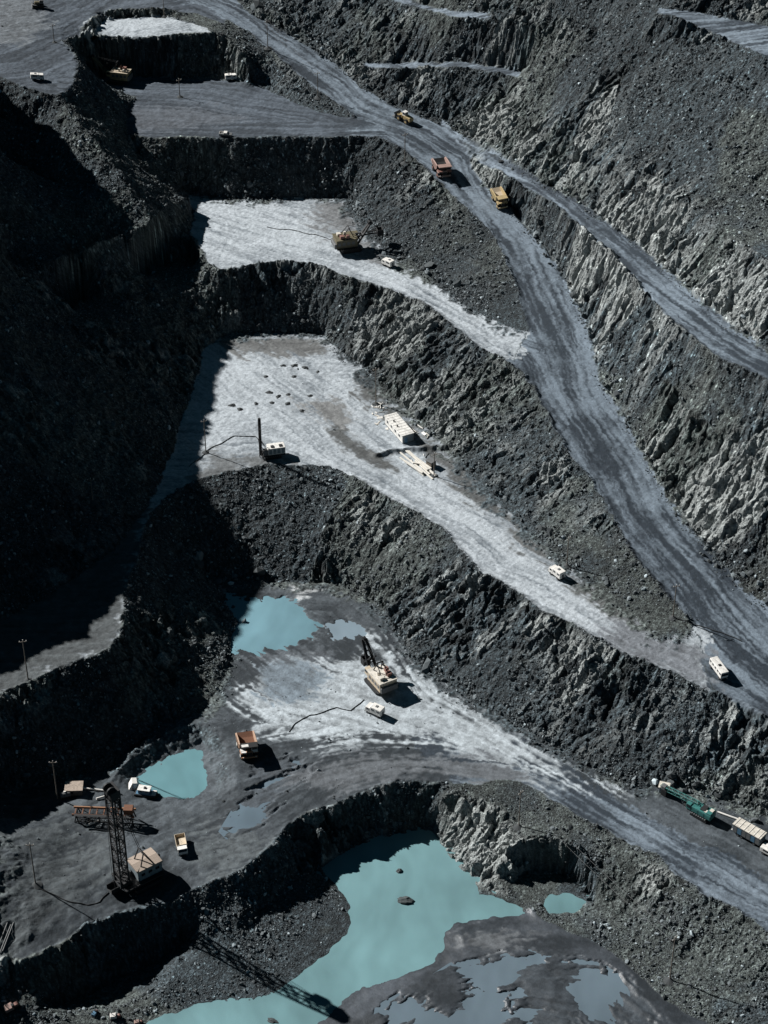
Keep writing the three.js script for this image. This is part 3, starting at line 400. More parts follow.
// each connected stretch of ground is an object
{
  const CX = NX - 1, CZ = NZ - 1, cell = new Uint8Array(CX * CZ), comp = new Int32Array(CX * CZ), stack = new Int32Array(CX * CZ);
  for (let z = 0; z < CZ; z++) for (let x = 0; x < CX; x++) cell[z * CX + x] = region[z * NX + x];
  let parts = [];
  for (let pass = 0; pass < 3; pass++) {
    comp.fill(-1); parts = [];
    for (let i = 0; i < CX * CZ; i++) if (comp[i] < 0) {
      const id = parts.length, r = cell[i]; let n = 0, sp = 0, other = -1; stack[sp++] = i; comp[i] = id; const list = [];
      while (sp) {
        const j = stack[--sp]; n++; if (n < 2000) list.push(j); const x = j % CX, z = (j / CX) | 0;
        for (const k of [x ? j - 1 : -1, x < CX - 1 ? j + 1 : -1, z ? j - CX : -1, z < CZ - 1 ? j + CX : -1]) if (k >= 0) { if (cell[k] !== r) { if (other < 0) other = cell[k]; } else if (comp[k] < 0) { comp[k] = id; stack[sp++] = k; } }
      }
      parts.push({ r, n, other, list });
    }
    if (pass < 2) for (const p of parts) if (p.n < 500 && p.other >= 0) for (const j of p.list) cell[j] = p.other;
  }
  const used = {}, bySize = parts.map((p, i) => [p.n, i]).sort((a, b) => b[0] - a[0]);
  const slopeLabels = ['dark broken rock slopes stepping down between the benches of the pit', 'rock spur standing between two roads'];
  let ns = 0;
  const members = parts.map(() => []); for (let i = 0; i < CX * CZ; i++) members[comp[i]].push(i);
  for (const [, id] of bySize) {
    const p = parts[id], R = REGIONS[p.r], map = new Int32Array(N).fill(-1), cells = members[id], ord = [];
    const idx = new Uint32Array(cells.length * 6); let q = 0;
    const v = (o) => { if (map[o] < 0) { map[o] = ord.length; ord.push(o); } return map[o]; };
    for (const j of cells) { const x = j % CX, z = (j / CX) | 0, o = z * NX + x, a = v(o), b = v(o + 1), c = v(o + NX), d = v(o + NX + 1); if ((x + z) & 1) { idx[q++] = a; idx[q++] = c; idx[q++] = b; idx[q++] = b; idx[q++] = c; idx[q++] = d; } else { idx[q++] = a; idx[q++] = c; idx[q++] = d; idx[q++] = a; idx[q++] = d; idx[q++] = b; } }
    const n = ord.length, pos = new Float32Array(n * 3), nor = new Float32Array(n * 3), col = new Float32Array(n * 3), uv = new Float32Array(n * 2);
    ord.forEach((o, k) => { pos[k * 3] = PX[o]; pos[k * 3 + 1] = PY[o]; pos[k * 3 + 2] = PZ[o]; for (let c = 0; c < 3; c++) { nor[k * 3 + c] = NRM[o * 3 + c]; col[k * 3 + c] = COL[o * 3 + c]; } uv[k * 2] = (PX[o] + 0.35 * PY[o]) / GRIT_M; uv[k * 2 + 1] = (PZ[o] - 0.7 * PY[o]) / GRIT_M; });
    const g = new THREE.BufferGeometry(); g.setAttribute('position', new THREE.BufferAttribute(pos, 3)); g.setAttribute('normal', new THREE.BufferAttribute(nor, 3)); g.setAttribute('color', new THREE.BufferAttribute(col, 3)); g.setAttribute('uv', new THREE.BufferAttribute(uv, 2)); g.setIndex(new THREE.BufferAttribute(idx, 1));
    const nm = R ? R.name : 'rock_terrain'; used[nm] = (used[nm] ?? -1) + 1;
    const m = new THREE.Mesh(g, !R ? matRock : R.type === 'mud' ? matMud : matRoad); m.name = used[nm] ? nm + '_' + String(used[nm]).padStart(3, '0') : nm;
    m.castShadow = m.receiveShadow = true; m.userData = { kind: 'structure', category: R ? (R.type === 'road' ? 'road' : 'ground') : 'rock slope', label: R ? R.label : slopeLabels[Math.min(ns++, 1)] }; scene.add(m);
  }
  console.log('ground objects', parts.length);
}

// ------------------------------------------------------------------ ponds
function pond(name, label, outline, level, colour) {
  const s = new THREE.Shape(outline.map(([x, z]) => new THREE.Vector2(x, -z))), g = new THREE.ShapeGeometry(s); g.rotateX(-Math.PI / 2); g.translate(0, level, 0);
  const p = g.attributes.position, uv = new Float32Array(p.count * 2); for (let i = 0; i < p.count; i++) { uv[i * 2] = (p.getX(i) + 200) / 420; uv[i * 2 + 1] = (p.getZ(i) + 200) / 420; } g.setAttribute('uv', new THREE.BufferAttribute(uv, 2));
  const W = 640, d = new Uint8Array(W * W * 4);
  for (let y = 0; y < W; y++) for (let x = 0; x < W; x++) { const u = x / W * 420, v = y / W * 420, k = 1 + 0.30 * fbm(u * 0.045, v * 0.045, 4, 201) + 0.16 * fbm(u * 0.25 + 2 * fbm(u * 0.05, v * 0.05, 2, 207), v * 0.10, 3, 203), o = (y * W + x) * 4; for (let c = 0; c < 3; c++) d[o + c] = Math.round(255 * clamp(Math.pow(clamp(colour[c] * k), 1 / 2.2))); d[o + 3] = 255; }
  const t = new THREE.DataTexture(d, W, W, THREE.RGBAFormat); t.wrapS = t.wrapT = THREE.RepeatWrapping; t.magFilter = THREE.LinearFilter; t.colorSpace = THREE.SRGBColorSpace; t.needsUpdate = true;
  const m = new THREE.Mesh(g, new THREE.MeshPhysicalMaterial({ name: 'milky_water', map: t, roughness: 0.12, ior: 1.33 })); m.name = name; m.receiveShadow = true; m.userData = { kind: 'structure', category: 'pond', label }; scene.add(m);
}
pond('pond_water', 'milky turquoise water of the big pond in the deepest pit', [[-72.5, 205.7], [-61.1, 190.3], [-48.4, 185], [-32.8, 181.3], [-22.5, 172.8], [-14.7, 162.3], [-20.5, 147.8], [-23.6, 138.4], [-15.4, 127.9], [-4, 121.6], [13.3, 118.8], [18.9, 126.8], [25.6, 138.4], [28.1, 147], [41.5, 154.4], [38.5, 160.5], [23.5, 159.4], [17.9, 165.8], [16.3, 172.8], [-1.1, 184.7], [-11.5, 190.3], [-21.4, 205.7]], 0.05, [0.155, 0.278, 0.295]);
pond('pond_water_001', 'small turquoise pond behind the gravel bank on the pit floor', [[-76.3, 116.7], [-65.6, 101.4], [-52.8, 95.9], [-49.7, 110.6], [-46.6, 124], [-57.8, 125.1], [-69.4, 122.8]], 10.05, [0.13, 0.26, 0.285]);
pond('pond_water_002', 'little turquoise pool under the shaded hollow', [[40.3, 151.5], [44.7, 147.8], [57.6, 150], [55.1, 156.9], [44.1, 158]], 0.12, [0.13, 0.24, 0.255]);

function puddle(n, label, outline, level, colour) {
  pond(n ? 'shallow_water_' + String(n).padStart(3, '0') : 'shallow_water', label, outline, level, colour); }
puddle(0, 'shallow turquoise pool on the pit floor under the dark wall', [[-55.2, 28.2], [-39.1, 29.7], [-26.7, 34.7], [-16.9, 48.5], [-24.4, 60], [-37.4, 64.6], [-51.5, 64.6], [-54.5, 48]], 11.74, [0.15, 0.27, 0.315]);
puddle(1, 'pale shallow puddle ahead of the big cream shovel', [[-20.1, 43.7], [-12.3, 41.7], [-4.4, 48.5], [-6.2, 57.1], [-17.3, 57.1]], 11.76, [0.24, 0.31, 0.36]);
puddle(2, 'grey-blue puddles between the parked truck and the pit rim', [[-46.2, 136.5], [-39.7, 119.2], [-24.4, 106.5], [-17.9, 111.8], [-26.6, 124.8], [-33.9, 138.8], [-43.8, 139.5]], 11.42, [0.12, 0.165, 0.20]);
puddle(3, 'grey-blue puddles lying on the dark mud flat', [[-3.6, 201.8], [-2.4, 188.8], [10.9, 179.8], [18.2, 173.7], [36.6, 169.5], [50.2, 167.4], [67.8, 180.5], [78.5, 201.8]], 0.60, [0.115, 0.155, 0.185]);

// ------------------------------------------------------------------ loose stones on the slopes
{
  const stone = (s) => { let g = new THREE.IcosahedronGeometry(1, 0); const p = g.attributes.position; for (let i = 0; i < p.count; i++) { const x = p.getX(i), y = p.getY(i), z = p.getZ(i), k = 0.62 + 0.6 * hash(Math.round(x * 50 + 90), Math.round(y * 50 + z * 777 + 900), s); p.setXYZ(i, x * k * 1.15, y * k * 0.72, z * k * 0.95); } g.computeVertexNormals(); return g; };
  const M = new THREE.MeshStandardMaterial({ name: 'loose_stone', color: 0xffffff, roughness: 0.92, flatShading: true });
  const lists = [[], [], []]; let tries = 0, total = 0;
  while (total < 360000 && tries++ < 2600000) {
    const gx = 1 + Math.floor(rnd() * (NX - 2)), gz = 1 + Math.floor(rnd() * (NZ - 2)), o = gz * NX + gx, big = rnd();
    let w = screeW[o] * screeW[o] * smooth(0.05, 0.25, slopeA[o]); if (region[o]) { const t = REGIONS[region[o]].type; w = t === 'mud' ? 0 : smooth(0, 1, 1 - toeD[o] / 5) * 0.35 + (t === 'floor' ? 0.012 : 0.0015); }
    if (rnd() > w * 1.4) continue; const cl = (0.5 + 1.4 * fbm(PX[o] * 0.09, PZ[o] * 0.09, 3, 301)) / 1.4; if (rnd() > clamp(cl, 0.1, 1) || PY[o] < 0.3) continue;
    let r = 0.11 + 0.14 * Math.pow(big, 3) + 0.5 * Math.pow(big, 45); if (region[o]) r *= 0.75; if (toeD[o] < 4) r *= 1 + 2.2 * Math.pow(rnd(), 7);
    lists[Math.floor(rnd() * 3)].push([PX[o] + (rnd() - 0.5) * CELL, PY[o] + r * 0.15, PZ[o] + (rnd() - 0.5) * CELL, r, o]); total++;
  }
  const mt = new THREE.Matrix4(), qt = new THREE.Quaternion(), e = new THREE.Euler(), sc = new THREE.Vector3(), ps = new THREE.Vector3(), cc = new THREE.Color();
  lists.forEach((l, k) => {
    const im = new THREE.InstancedMesh(stone(7 + k), M, l.length); im.name = ['loose_rubble', 'loose_rubble_001', 'loose_rubble_002'][k]; im.castShadow = im.receiveShadow = true;
    im.userData = { kind: 'stuff', category: 'rubble', label: ['angular dark loose rubble strewn over the pit slopes', 'flat dark loose rubble strewn over the pit slopes', 'blocky dark loose rubble strewn over the pit slopes'][k] };
    l.forEach(([x, y, z, r, o], i) => {
      e.set(rnd() * 6.3, rnd() * 6.3, rnd() * 6.3); qt.setFromEuler(e); sc.set(r * (0.8 + rnd() * 0.5), r * (0.7 + rnd() * 0.4), r * (0.8 + rnd() * 0.5)); ps.set(x, y, z); im.setMatrixAt(i, mt.compose(ps, qt, sc));
      const v = rnd(), b = v < 0.07 ? 0.26 + 0.25 * rnd() : 0.05 + 0.18 * rnd() * rnd(); cc.setRGB(b * 0.88, b * 1.02, b * 1.08); im.setColorAt(i, cc);
    });
    scene.add(im);
  });
  console.log('stones', total, tries);
}

// ------------------------------------------------------------------ tools for the machines
const dustTex = (() => { const n = 128, d = new Uint8Array(n * n * 4); for (let y = 0; y < n; y++) for (let x = 0; x < n; x++) { const v = clamp(0.93 + 0.2 * fbm(x * 0.09, y * 0.09, 4, 401) + 0.10 * (hash(x, y, 5) - 0.5)), o = (y * n + x) * 4; d[o] = 255 * v; d[o + 1] = 255 * v * 0.99; d[o + 2] = 255 * v * 0.975; d[o + 3] = 255; } const t = new THREE.DataTexture(d, n, n, THREE.RGBAFormat); t.wrapS = t.wrapT = THREE.RepeatWrapping; t.magFilter = THREE.LinearFilter; t.colorSpace = THREE.SRGBColorSpace; t.needsUpdate = true; return t; })();
const paint = (name, r, g, b, rough = 0.6, metal = 0) => new THREE.MeshStandardMaterial({ name, color: new THREE.Color().setRGB(r, g, b), roughness: rough, metalness: metal, map: dustTex });
const M = {
  white: paint('white_paint', 0.836, 0.829, 0.805), cream: paint('cream_paint', 0.593, 0.507, 0.390), roofCream: paint('pale_roof', 0.688, 0.657, 0.595), tanRoof: paint('tan_roof', 0.402, 0.331, 0.277), bedOrange: paint('dusty_orange_paint', 0.510, 0.347, 0.253), yellow: paint('yellow_paint', 0.483, 0.373, 0.194), dullYellow: paint('dull_yellow_paint', 0.143, 0.127, 0.080), orange: paint('orange_paint', 0.378, 0.198, 0.109), rust: paint('rusty_steel', 0.178, 0.081, 0.046, 0.85), brick: paint('faded_red_paint', 0.273, 0.140, 0.117), pink: paint('sun_bleached_red', 0.394, 0.269, 0.238),
  dark: paint('dark_steel', 0.015, 0.016, 0.018, 0.7), grey: paint('grey_steel', 0.142, 0.150, 0.158, 0.6), black: paint('tyre_rubber', 0.016, 0.016, 0.017, 0.9), glass: new THREE.MeshStandardMaterial({ name: 'cab_glass', color: new THREE.Color().setRGB(0.015, 0.02, 0.025), roughness: 0.15 }), teal: paint('teal_paint', 0.047, 0.195, 0.188, 0.45), blue: paint('blue_paint', 0.091, 0.200, 0.309, 0.5), blueGrey: paint('blue_grey_paint', 0.212, 0.259, 0.290), wood: paint('weathered_wood', 0.195, 0.175, 0.155, 0.9), timber: paint('pale_timber', 0.78, 0.76, 0.71, 0.85), rock: new THREE.MeshStandardMaterial({ name: 'dark_boulder', color: new THREE.Color().setRGB(0.05, 0.06, 0.062), roughness: 0.9, flatShading: true }), soil: new THREE.MeshStandardMaterial({ name: 'dark_soil', color: new THREE.Color().setRGB(0.055, 0.06, 0.062), roughness: 1, flatShading: true }),
};
const clean = (g) => { if (g.index) g = g.toNonIndexed(); for (const k of Object.keys(g.attributes)) if (!['position', 'normal', 'uv'].includes(k)) g.deleteAttribute(k); return g; };
function bx(w, h, d, x, y, z, rx = 0, ry = 0, rz = 0, rad) { const r = rad ?? Math.min(0.12, w * 0.2, h * 0.2, d * 0.2), g = clean(r > 0.02 ? new RoundedBoxGeometry(w, h, d, 1, r) : new THREE.BoxGeometry(w, h, d)); if (rx) g.rotateX(rx); if (rz) g.rotateZ(rz); if (ry) g.rotateY(ry); g.translate(x, y, z); return g; }
function cy(r0, r1, h, x, y, z, axis = 'y', n = 14) { const g = clean(new THREE.CylinderGeometry(r1, r0, h, n)); if (axis === 'z') g.rotateX(Math.PI / 2); if (axis === 'x') g.rotateZ(-Math.PI / 2); g.translate(x, y, z); return g; }
const vA = new THREE.Vector3(), vB = new THREE.Vector3(), vC = new THREE.Vector3(), qq = new THREE.Quaternion(), UP = new THREE.Vector3(0, 1, 0);
function bar(a, b, r, n = 5) { vA.set(...a); vB.set(...b); const L = vA.distanceTo(vB), g = clean(new THREE.CylinderGeometry(r, r, L, n)); qq.setFromUnitVectors(UP, vC.copy(vB).sub(vA).normalize()); g.applyQuaternion(qq); g.translate((a[0] + b[0]) / 2, (a[1] + b[1]) / 2, (a[2] + b[2]) / 2); return g; }
function beam(a, b, w, h) { vA.set(...a); vB.set(...b); const L = vA.distanceTo(vB), g = bx(w, L, h, 0, 0, 0); qq.setFromUnitVectors(UP, vC.copy(vB).sub(vA).normalize()); g.applyQuaternion(qq); g.translate((a[0] + b[0]) / 2, (a[1] + b[1]) / 2, (a[2] + b[2]) / 2); return g; }
function extr(pts, w, x = 0, y = 0, z = 0) { const s = new THREE.Shape(pts.map((p) => new THREE.Vector2(...p))), g = clean(new THREE.ExtrudeGeometry(s, { depth: w, bevelEnabled: true, bevelThickness: 0.06, bevelSize: 0.06, bevelSegments: 1 })); g.translate(x, y, z - w / 2); return g; }
function part(parent, name, geoms, mat, label) { const m = new THREE.Mesh(geoms.length > 1 ? mergeGeometries(geoms) : geoms[0], mat); m.name = name; m.castShadow = m.receiveShadow = true; if (label) m.userData.label = label; parent.add(m); return m; }
const taken = new Map();
function thing(name, label, category, group) { const n = taken.get(name) ?? 0; taken.set(name, n + 1); const o = new THREE.Group(); o.name = n ? name + '_' + String(n).padStart(3, '0') : name; o.userData = { label, category }; if (group) o.userData.group = group; scene.add(o); return o; }
function solo(name, label, category, group, geoms, mat) { const n = taken.get(name) ?? 0; taken.set(name, n + 1); const m = part(scene, n ? name + '_' + String(n).padStart(3, '0') : name, geoms, mat); m.userData = { label, category }; if (group) m.userData.group = group; return m; }
// set a thing on the ground, tilted as the ground is
function place(o, x, z, turn, half = 2, wide = 1.5, sink = 0.06) {
  const c = Math.cos(turn), s = Math.sin(turn), f = [c, -s], r = [s, c];
  const H = (a, b) => { let t = 0; for (const [i, j] of [[0, 0], [0.5, 0], [-0.5, 0], [0, 0.5], [0, -0.5]]) t += heightAt(x + f[0] * a + r[0] * b + i, z + f[1] * a + r[1] * b + j); return t / 5; };
  const hf = (H(half, wide) + H(half, -wide)) / 2, hb = (H(-half, wide) + H(-half, -wide)) / 2, hr = (H(half, wide) + H(-half, wide)) / 2, hl = (H(half, -wide) + H(-half, -wide)) / 2;
  const fx = new THREE.Vector3(f[0] * half * 2, hf - hb, f[1] * half * 2).normalize(), rz = new THREE.Vector3(r[0] * wide * 2, hr - hl, r[1] * wide * 2).normalize(), up = new THREE.Vector3().crossVectors(rz, fx).normalize(); rz.crossVectors(fx, up);
  o.matrixAutoUpdate = true; o.quaternion.setFromRotationMatrix(new THREE.Matrix4().makeBasis(fx, up, rz)); o.position.set(x, (hf + hb) / 2 - sink, z); return o;
}
function wheel(parent, x, y, z, r, w, rimMat) { const t = part(parent, 'wheel', [cy(r, r, w, x, y, z, 'z', 18), cy(r * 0.93, r * 0.93, w * 1.12, x, y, z, 'z', 18)], M.black); part(t, 'rim', [cy(r * 0.5, r * 0.5, w * 1.2, x, y, z, 'z', 12)], rimMat ?? M.grey); return t; }

// ------------------------------------------------------------------ off-road dump trucks (front along +x)
function dumpTruck(label, group, { body, bed, inside, cab, canopy, k = 1, kw = 1 }, x, z, turn) {
  const o = thing('dump_truck', label, 'dump truck', group), g = new THREE.Group();
  part(o, 'chassis', [bx(8.0, 0.7, 1.6, 0, 1.35, 0), bx(1.5, 0.5, 4.6, 3.7, 1.25, 0), bx(1.0, 1.0, 2.0, 4.0, 1.7, 0)], M.dark);
  part(o, 'engine_hood', [bx(2.0, 1.5, 2.0, 3.3, 2.55, 0.0)], body); part(o, 'grille', [bx(0.12, 1.2, 1.7, 4.33, 2.3, 0)], M.dark);
  part(o, 'bumper', [bx(0.5, 0.6, 5.0, 4.45, 1.2, 0)], body);
  const deck = part(o, 'deck', [bx(2.3, 0.2, 5.2, 3.1, 3.0, 0)], cab);
  part(deck, 'handrail', [bar([4.2, 3.9, -2.5], [4.2, 3.9, 2.5], 0.05), bar([4.2, 3.05, -2.5], [4.2, 3.9, -2.5], 0.05), bar([4.2, 3.05, 2.5], [4.2, 3.9, 2.5], 0.05), bar([4.2, 3.05, 0.6], [4.2, 3.9, 0.6], 0.05)], M.grey);
  const c = part(o, 'cab', [bx(1.7, 1.5, 1.8, 3.1, 3.85, -1.5)], cab); part(c, 'window', [bx(0.06, 0.75, 1.5, 3.98, 4.05, -1.5), bx(1.3, 0.7, 0.06, 3.15, 4.05, -2.42), bx(1.3, 0.7, 0.06, 3.15, 4.05, -0.58)], M.glass);
  for (const s of [-1, 1]) part(o, 'headlight', [cy(0.2, 0.2, 0.1, 4.72, 1.45, s * 1.9, 'x', 10)], M.white);
  for (const s of [-1, 1]) part(o, 'air_tank', [cy(0.35, 0.35, 1.4, 1.2, 1.5, s * 1.6, 'x', 10)], M.grey);
  // dump body: floor rising to the front, two sides, headboard and canopy
  const t = 0.22, W = 5.3, fl = [[-4.7, 3.0], [-3.0, 2.35], [0.8, 2.05], [1.9, 3.1], [1.9, 3.35], [0.7, 2.35], [-3.0, 2.62], [-4.7, 3.28]], sd = [[-4.8, 3.1], [-3.0, 2.4], [0.8, 2.1], [2.0, 3.1], [2.1, 4.75], [-0.5, 4.7], [-3.6, 4.35]];
  const b = part(o, 'dump_body', [extr(sd, t, 0, 0, W / 2), extr(sd, t, 0, 0, -W / 2)], bed);
  part(b, 'body_floor', [extr(fl, W - 0.3)], inside ?? bed); part(b, 'headboard', [bx(0.25, 2.0, W, 2.0, 3.9, 0)], inside ?? bed);
  part(b, 'canopy', [bx(2.3, 0.2, W - 0.1, 3.15, 4.95, 0, 0, 0, 0.04), bx(0.14, 0.3, W - 0.2, 4.28, 4.9, 0)], canopy ?? bed); if (canopy) part(b, 'canopy_plate', [bx(1.1, 0.08, 2.1, 3.3, 5.1, 1.3)], M.white);
  const ribs = []; for (const s of [-1, 1]) for (let i = 0; i < 5; i++) ribs.push(bx(0.22, 1.9 - 0.12 * i, 0.18, 1.3 - i * 1.05, 3.5 - 0.02 * i, s * (W / 2 + 0.2))); part(b, 'rib', ribs, bed).userData.kind = 'stuff';
  for (const s of [-1, 1]) { wheel(o, 3.1, 1.15, s * 2.2, 1.15, 0.85, cab); wheel(o, -2.1, 1.15, s * 2.35, 1.15, 0.8, cab); wheel(o, -2.1, 1.15, s * 1.42, 1.15, 0.8, cab); }
  for (const s of [-1, 1]) part(o, 'mudguard', [bx(1.9, 0.14, 1.1, 3.1, 2.5, s * 2.25)], body);
  place(o, x, z, turn, 3, 2.2, 0.05); o.scale.set(k, k, k * kw); return o;
}
dumpTruck('orange-brown dump truck with empty body parked beside the small turquoise pond', null, { body: M.orange, bed: M.bedOrange, inside: M.rust, canopy: M.dark, cab: M.white, k: 0.95 }, -39.8, 105.2, -1.33);
dumpTruck('faded red dump truck with dark empty body driving on the haul road', null, { body: M.pink, bed: M.pink, inside: M.dark, cab: M.brick, k: 0.98 }, 21.4, -154.2, -1.27);
dumpTruck('long yellow dump truck on the haul road beside the branch road', null, { body: M.yellow, bed: M.yellow, inside: M.cream, cab: M.yellow, k: 1.0, kw: 0.72 }, 42.6, -136.5, -1.27);

// smaller road trucks: a cab in front and a tipper, van body or bus body behind
function roadTruck(name, label, category, { kind, cabMat, boxMat, L = 6.2, W = 2.4, H = 2.6, group, windows = 0 }, x, z, turn) {
  const o = thing(name, label, category, group), b0 = -L / 2, cl = kind === 'bus' ? 0 : 1.7, c0 = L / 2 - cl;
  part(o, 'chassis', [bx(L - 0.3, 0.3, W * 0.5, 0, 0.72, 0), bx(0.25, 0.35, W * 0.95, L / 2 + 0.02, 0.65, 0)], M.dark);
  if (kind !== 'bus') {
    const c = part(o, 'cab', [extr([[c0, 0.75], [L / 2, 0.75], [L / 2, 1.65], [L / 2 - 0.3, 2.45], [c0, 2.45]], W * 0.92)], cabMat);
    part(c, 'windscreen', [bx(0.05, 0.75, W * 0.8, L / 2 - 0.1, 2.02, 0, 0, 0, 0.36)], M.glass);
    part(c, 'side_window', [bx(0.8, 0.55, 0.05, c0 + 0.75, 2.0, W * 0.49)], M.glass); part(c, 'side_window', [bx(0.8, 0.55, 0.05, c0 + 0.75, 2.0, -W * 0.49)], M.glass);
  }
  if (kind === 'tipper') {
    const l = L - cl - 0.15, xc = b0 + l / 2, b = part(o, 'tipper_body', [bx(l, 0.15, W, xc, 1.15, 0), bx(l, 1.1, 0.12, xc, 1.65, W / 2), bx(l, 1.1, 0.12, xc, 1.65, -W / 2), bx(0.12, 1.1, W, b0, 1.65, 0)], boxMat); part(b, 'headboard', [bx(0.12, 1.6, W, b0 + l, 1.9, 0)], boxMat);
  } else {
    const l = L - cl - (cl ? 0.12 : 0), xc = b0 + l / 2, b = part(o, kind === 'bus' ? 'bus_body' : 'van_body', [bx(l, H - 0.75, W, xc, 0.85 + (H - 0.75) / 2, 0, 0, 0, 0, 0.18)], boxMat);
    part(b, 'roof_hatch', [bx(0.8, 0.12, 0.9, xc + 0.2, H + 0.15, 0)], kind === 'bus' ? M.dark : M.grey);
    const n = windows; for (const s of [-1, 1]) for (let i = 0; i < n; i++) part(b, 'side_window', [bx(l / n * 0.55, 0.55, 0.06, b0 + l * (i + 0.5) / n, 0.85 + (H - 0.75) * 0.66, s * (W / 2 + 0.005))], M.glass);
    if (kind === 'bus') part(b, 'windscreen', [bx(0.06, 0.9, W * 0.88, L / 2 + 0.005, 0.85 + (H - 0.75) * 0.62, 0)], M.glass); else part(b, 'rear_door', [bx(0.05, 1.3, 0.9, b0 - 0.01, 1.65, 0)], M.grey);
  }
  for (const s of [-1, 1]) { wheel(o, L / 2 - 0.95, 0.5, s * W * 0.42, 0.5, 0.3, M.grey); wheel(o, b0 + 1.1, 0.5, s * W * 0.42, 0.5, 0.36, M.grey); if (kind === 'tipper') wheel(o, b0 + 2.2, 0.5, s * W * 0.42, 0.5, 0.36, M.grey); part(o, 'headlight', [cy(0.12, 0.12, 0.06, L / 2 + 0.16, 0.72, s * W * 0.36, 'x', 8)], M.white); }
  place(o, x, z, turn, L * 0.35, W * 0.4, 0.03); return o;
}
roadTruck('tipper_truck', 'small tipper truck with white cab and tan body on the dark pit floor', 'truck', { kind: 'tipper', cabMat: M.white, boxMat: M.cream, L: 6.8, W: 2.8, H: 2.6 }, -55.8, 142.8, -1.35);
roadTruck('crew_van', 'white crew van standing behind the big cream shovel', 'van', { kind: 'van', cabMat: M.white, boxMat: M.white, L: 5.6, W: 2.6, H: 3.1, windows: 2 }, -2.7, 89.0, 2.56);
roadTruck('crew_van', 'white crew van parked at the rubble edge of the wide pale bench', 'van', { kind: 'van', cabMat: M.white, boxMat: M.white, L: 5.4, W: 2.5, H: 3.0, windows: 2 }, 53.2, 47.2, 2.20);
roadTruck('crew_van', 'white crew van beside the dark yellow shovel on the middle bench', 'van', { kind: 'van', cabMat: M.white, boxMat: M.white, L: 4.6, W: 2.4, H: 2.8, windows: 1 }, 1.5, -108.6, 2.36);
roadTruck('crew_bus', 'white crew bus driving at the junction with the haul road', 'bus', { kind: 'bus', cabMat: M.white, boxMat: M.white, L: 7.0, W: 2.5, H: 3.0, windows: 5 }, 97.2, 90.6, -1.19);
roadTruck('service_truck', 'white service truck on the plateau above the shaded hill', 'truck', { kind: 'van', cabMat: M.white, boxMat: M.white, L: 5.0, W: 2.3, H: 2.5, windows: 1 }, -131.5, -180.0, 0.17);
roadTruck('service_truck', 'white service truck parked under the wall of the small shaded pit', 'truck', { kind: 'van', cabMat: M.white, boxMat: M.white, L: 4.6, W: 2.3, H: 2.6, windows: 1 }, -61.4, -222.6, 0.19);
{ // pickup at the edge of the upper bench
  const o = thing('pickup_car', 'small pale pickup parked at the edge of the grey upper bench', 'pickup');
  part(o, 'body', [extr([[-2.4, 0.5], [2.4, 0.5], [2.4, 1.05], [1.2, 1.15], [-2.4, 1.1]], 1.7)], M.grey); const c = part(o, 'cabin', [extr([[-0.7, 1.1], [1.2, 1.12], [0.6, 1.75], [-0.6, 1.78]], 1.5)], M.white); part(c, 'window', [bx(0.05, 0.55, 1.3, 0.92, 1.45, 0, 0, 0, 0.75), bx(1.2, 0.4, 1.62, 0, 1.45, 0)], M.glass);
  part(o, 'cargo_bed', [bx(1.6, 0.5, 0.1, -1.55, 1.3, 0.82), bx(1.6, 0.5, 0.1, -1.55, 1.3, -0.82), bx(0.1, 0.5, 1.7, -2.35, 1.3, 0)], M.white); for (const s of [-1, 1]) { wheel(o, 1.5, 0.4, s * 0.8, 0.4, 0.26); wheel(o, -1.5, 0.4, s * 0.8, 0.4, 0.26); }
  place(o, -60.5, -174.2, -0.15, 1.5, 0.8, 0.02);
}
{ // wheel loader
  const o = thing('wheel_loader', 'yellow wheel loader with raised bucket where the bench meets the haul road', 'loader');
  part(o, 'rear_body', [bx(3.2, 1.5, 2.2, -1.9, 2.0, 0), bx(0.6, 1.2, 2.4, -3.5, 1.8, 0)], M.yellow); part(o, 'front_frame', [bx(2.0, 1.0, 1.6, 1.4, 1.6, 0)], M.yellow); const c = part(o, 'cab', [bx(1.6, 1.8, 1.8, -0.2, 3.3, 0)], M.white); part(c, 'window', [bx(1.4, 0.9, 1.86, -0.2, 3.5, 0), bx(1.66, 0.9, 1.5, -0.2, 3.5, 0)], M.glass);
  for (const s of [-1, 1]) { part(o, 'lift_arm', [beam([1.0, 2.4, s * 0.8], [3.6, 1.5, s * 0.8], 0.35, 0.25)], M.yellow); wheel(o, 1.6, 1.0, s * 1.4, 1.0, 0.75, M.yellow); wheel(o, -2.2, 1.0, s * 1.4, 1.0, 0.75, M.yellow); }
  part(o, 'bucket', [extr([[3.4, 0.7], [4.7, 0.5], [4.75, 0.62], [3.7, 0.95], [3.55, 1.7], [4.2, 2.2], [4.1, 2.3], [3.35, 1.8]], 3.4)], M.grey);
  place(o, 7.8, -189.0, 2.38, 2, 1.2, 0.05);
}

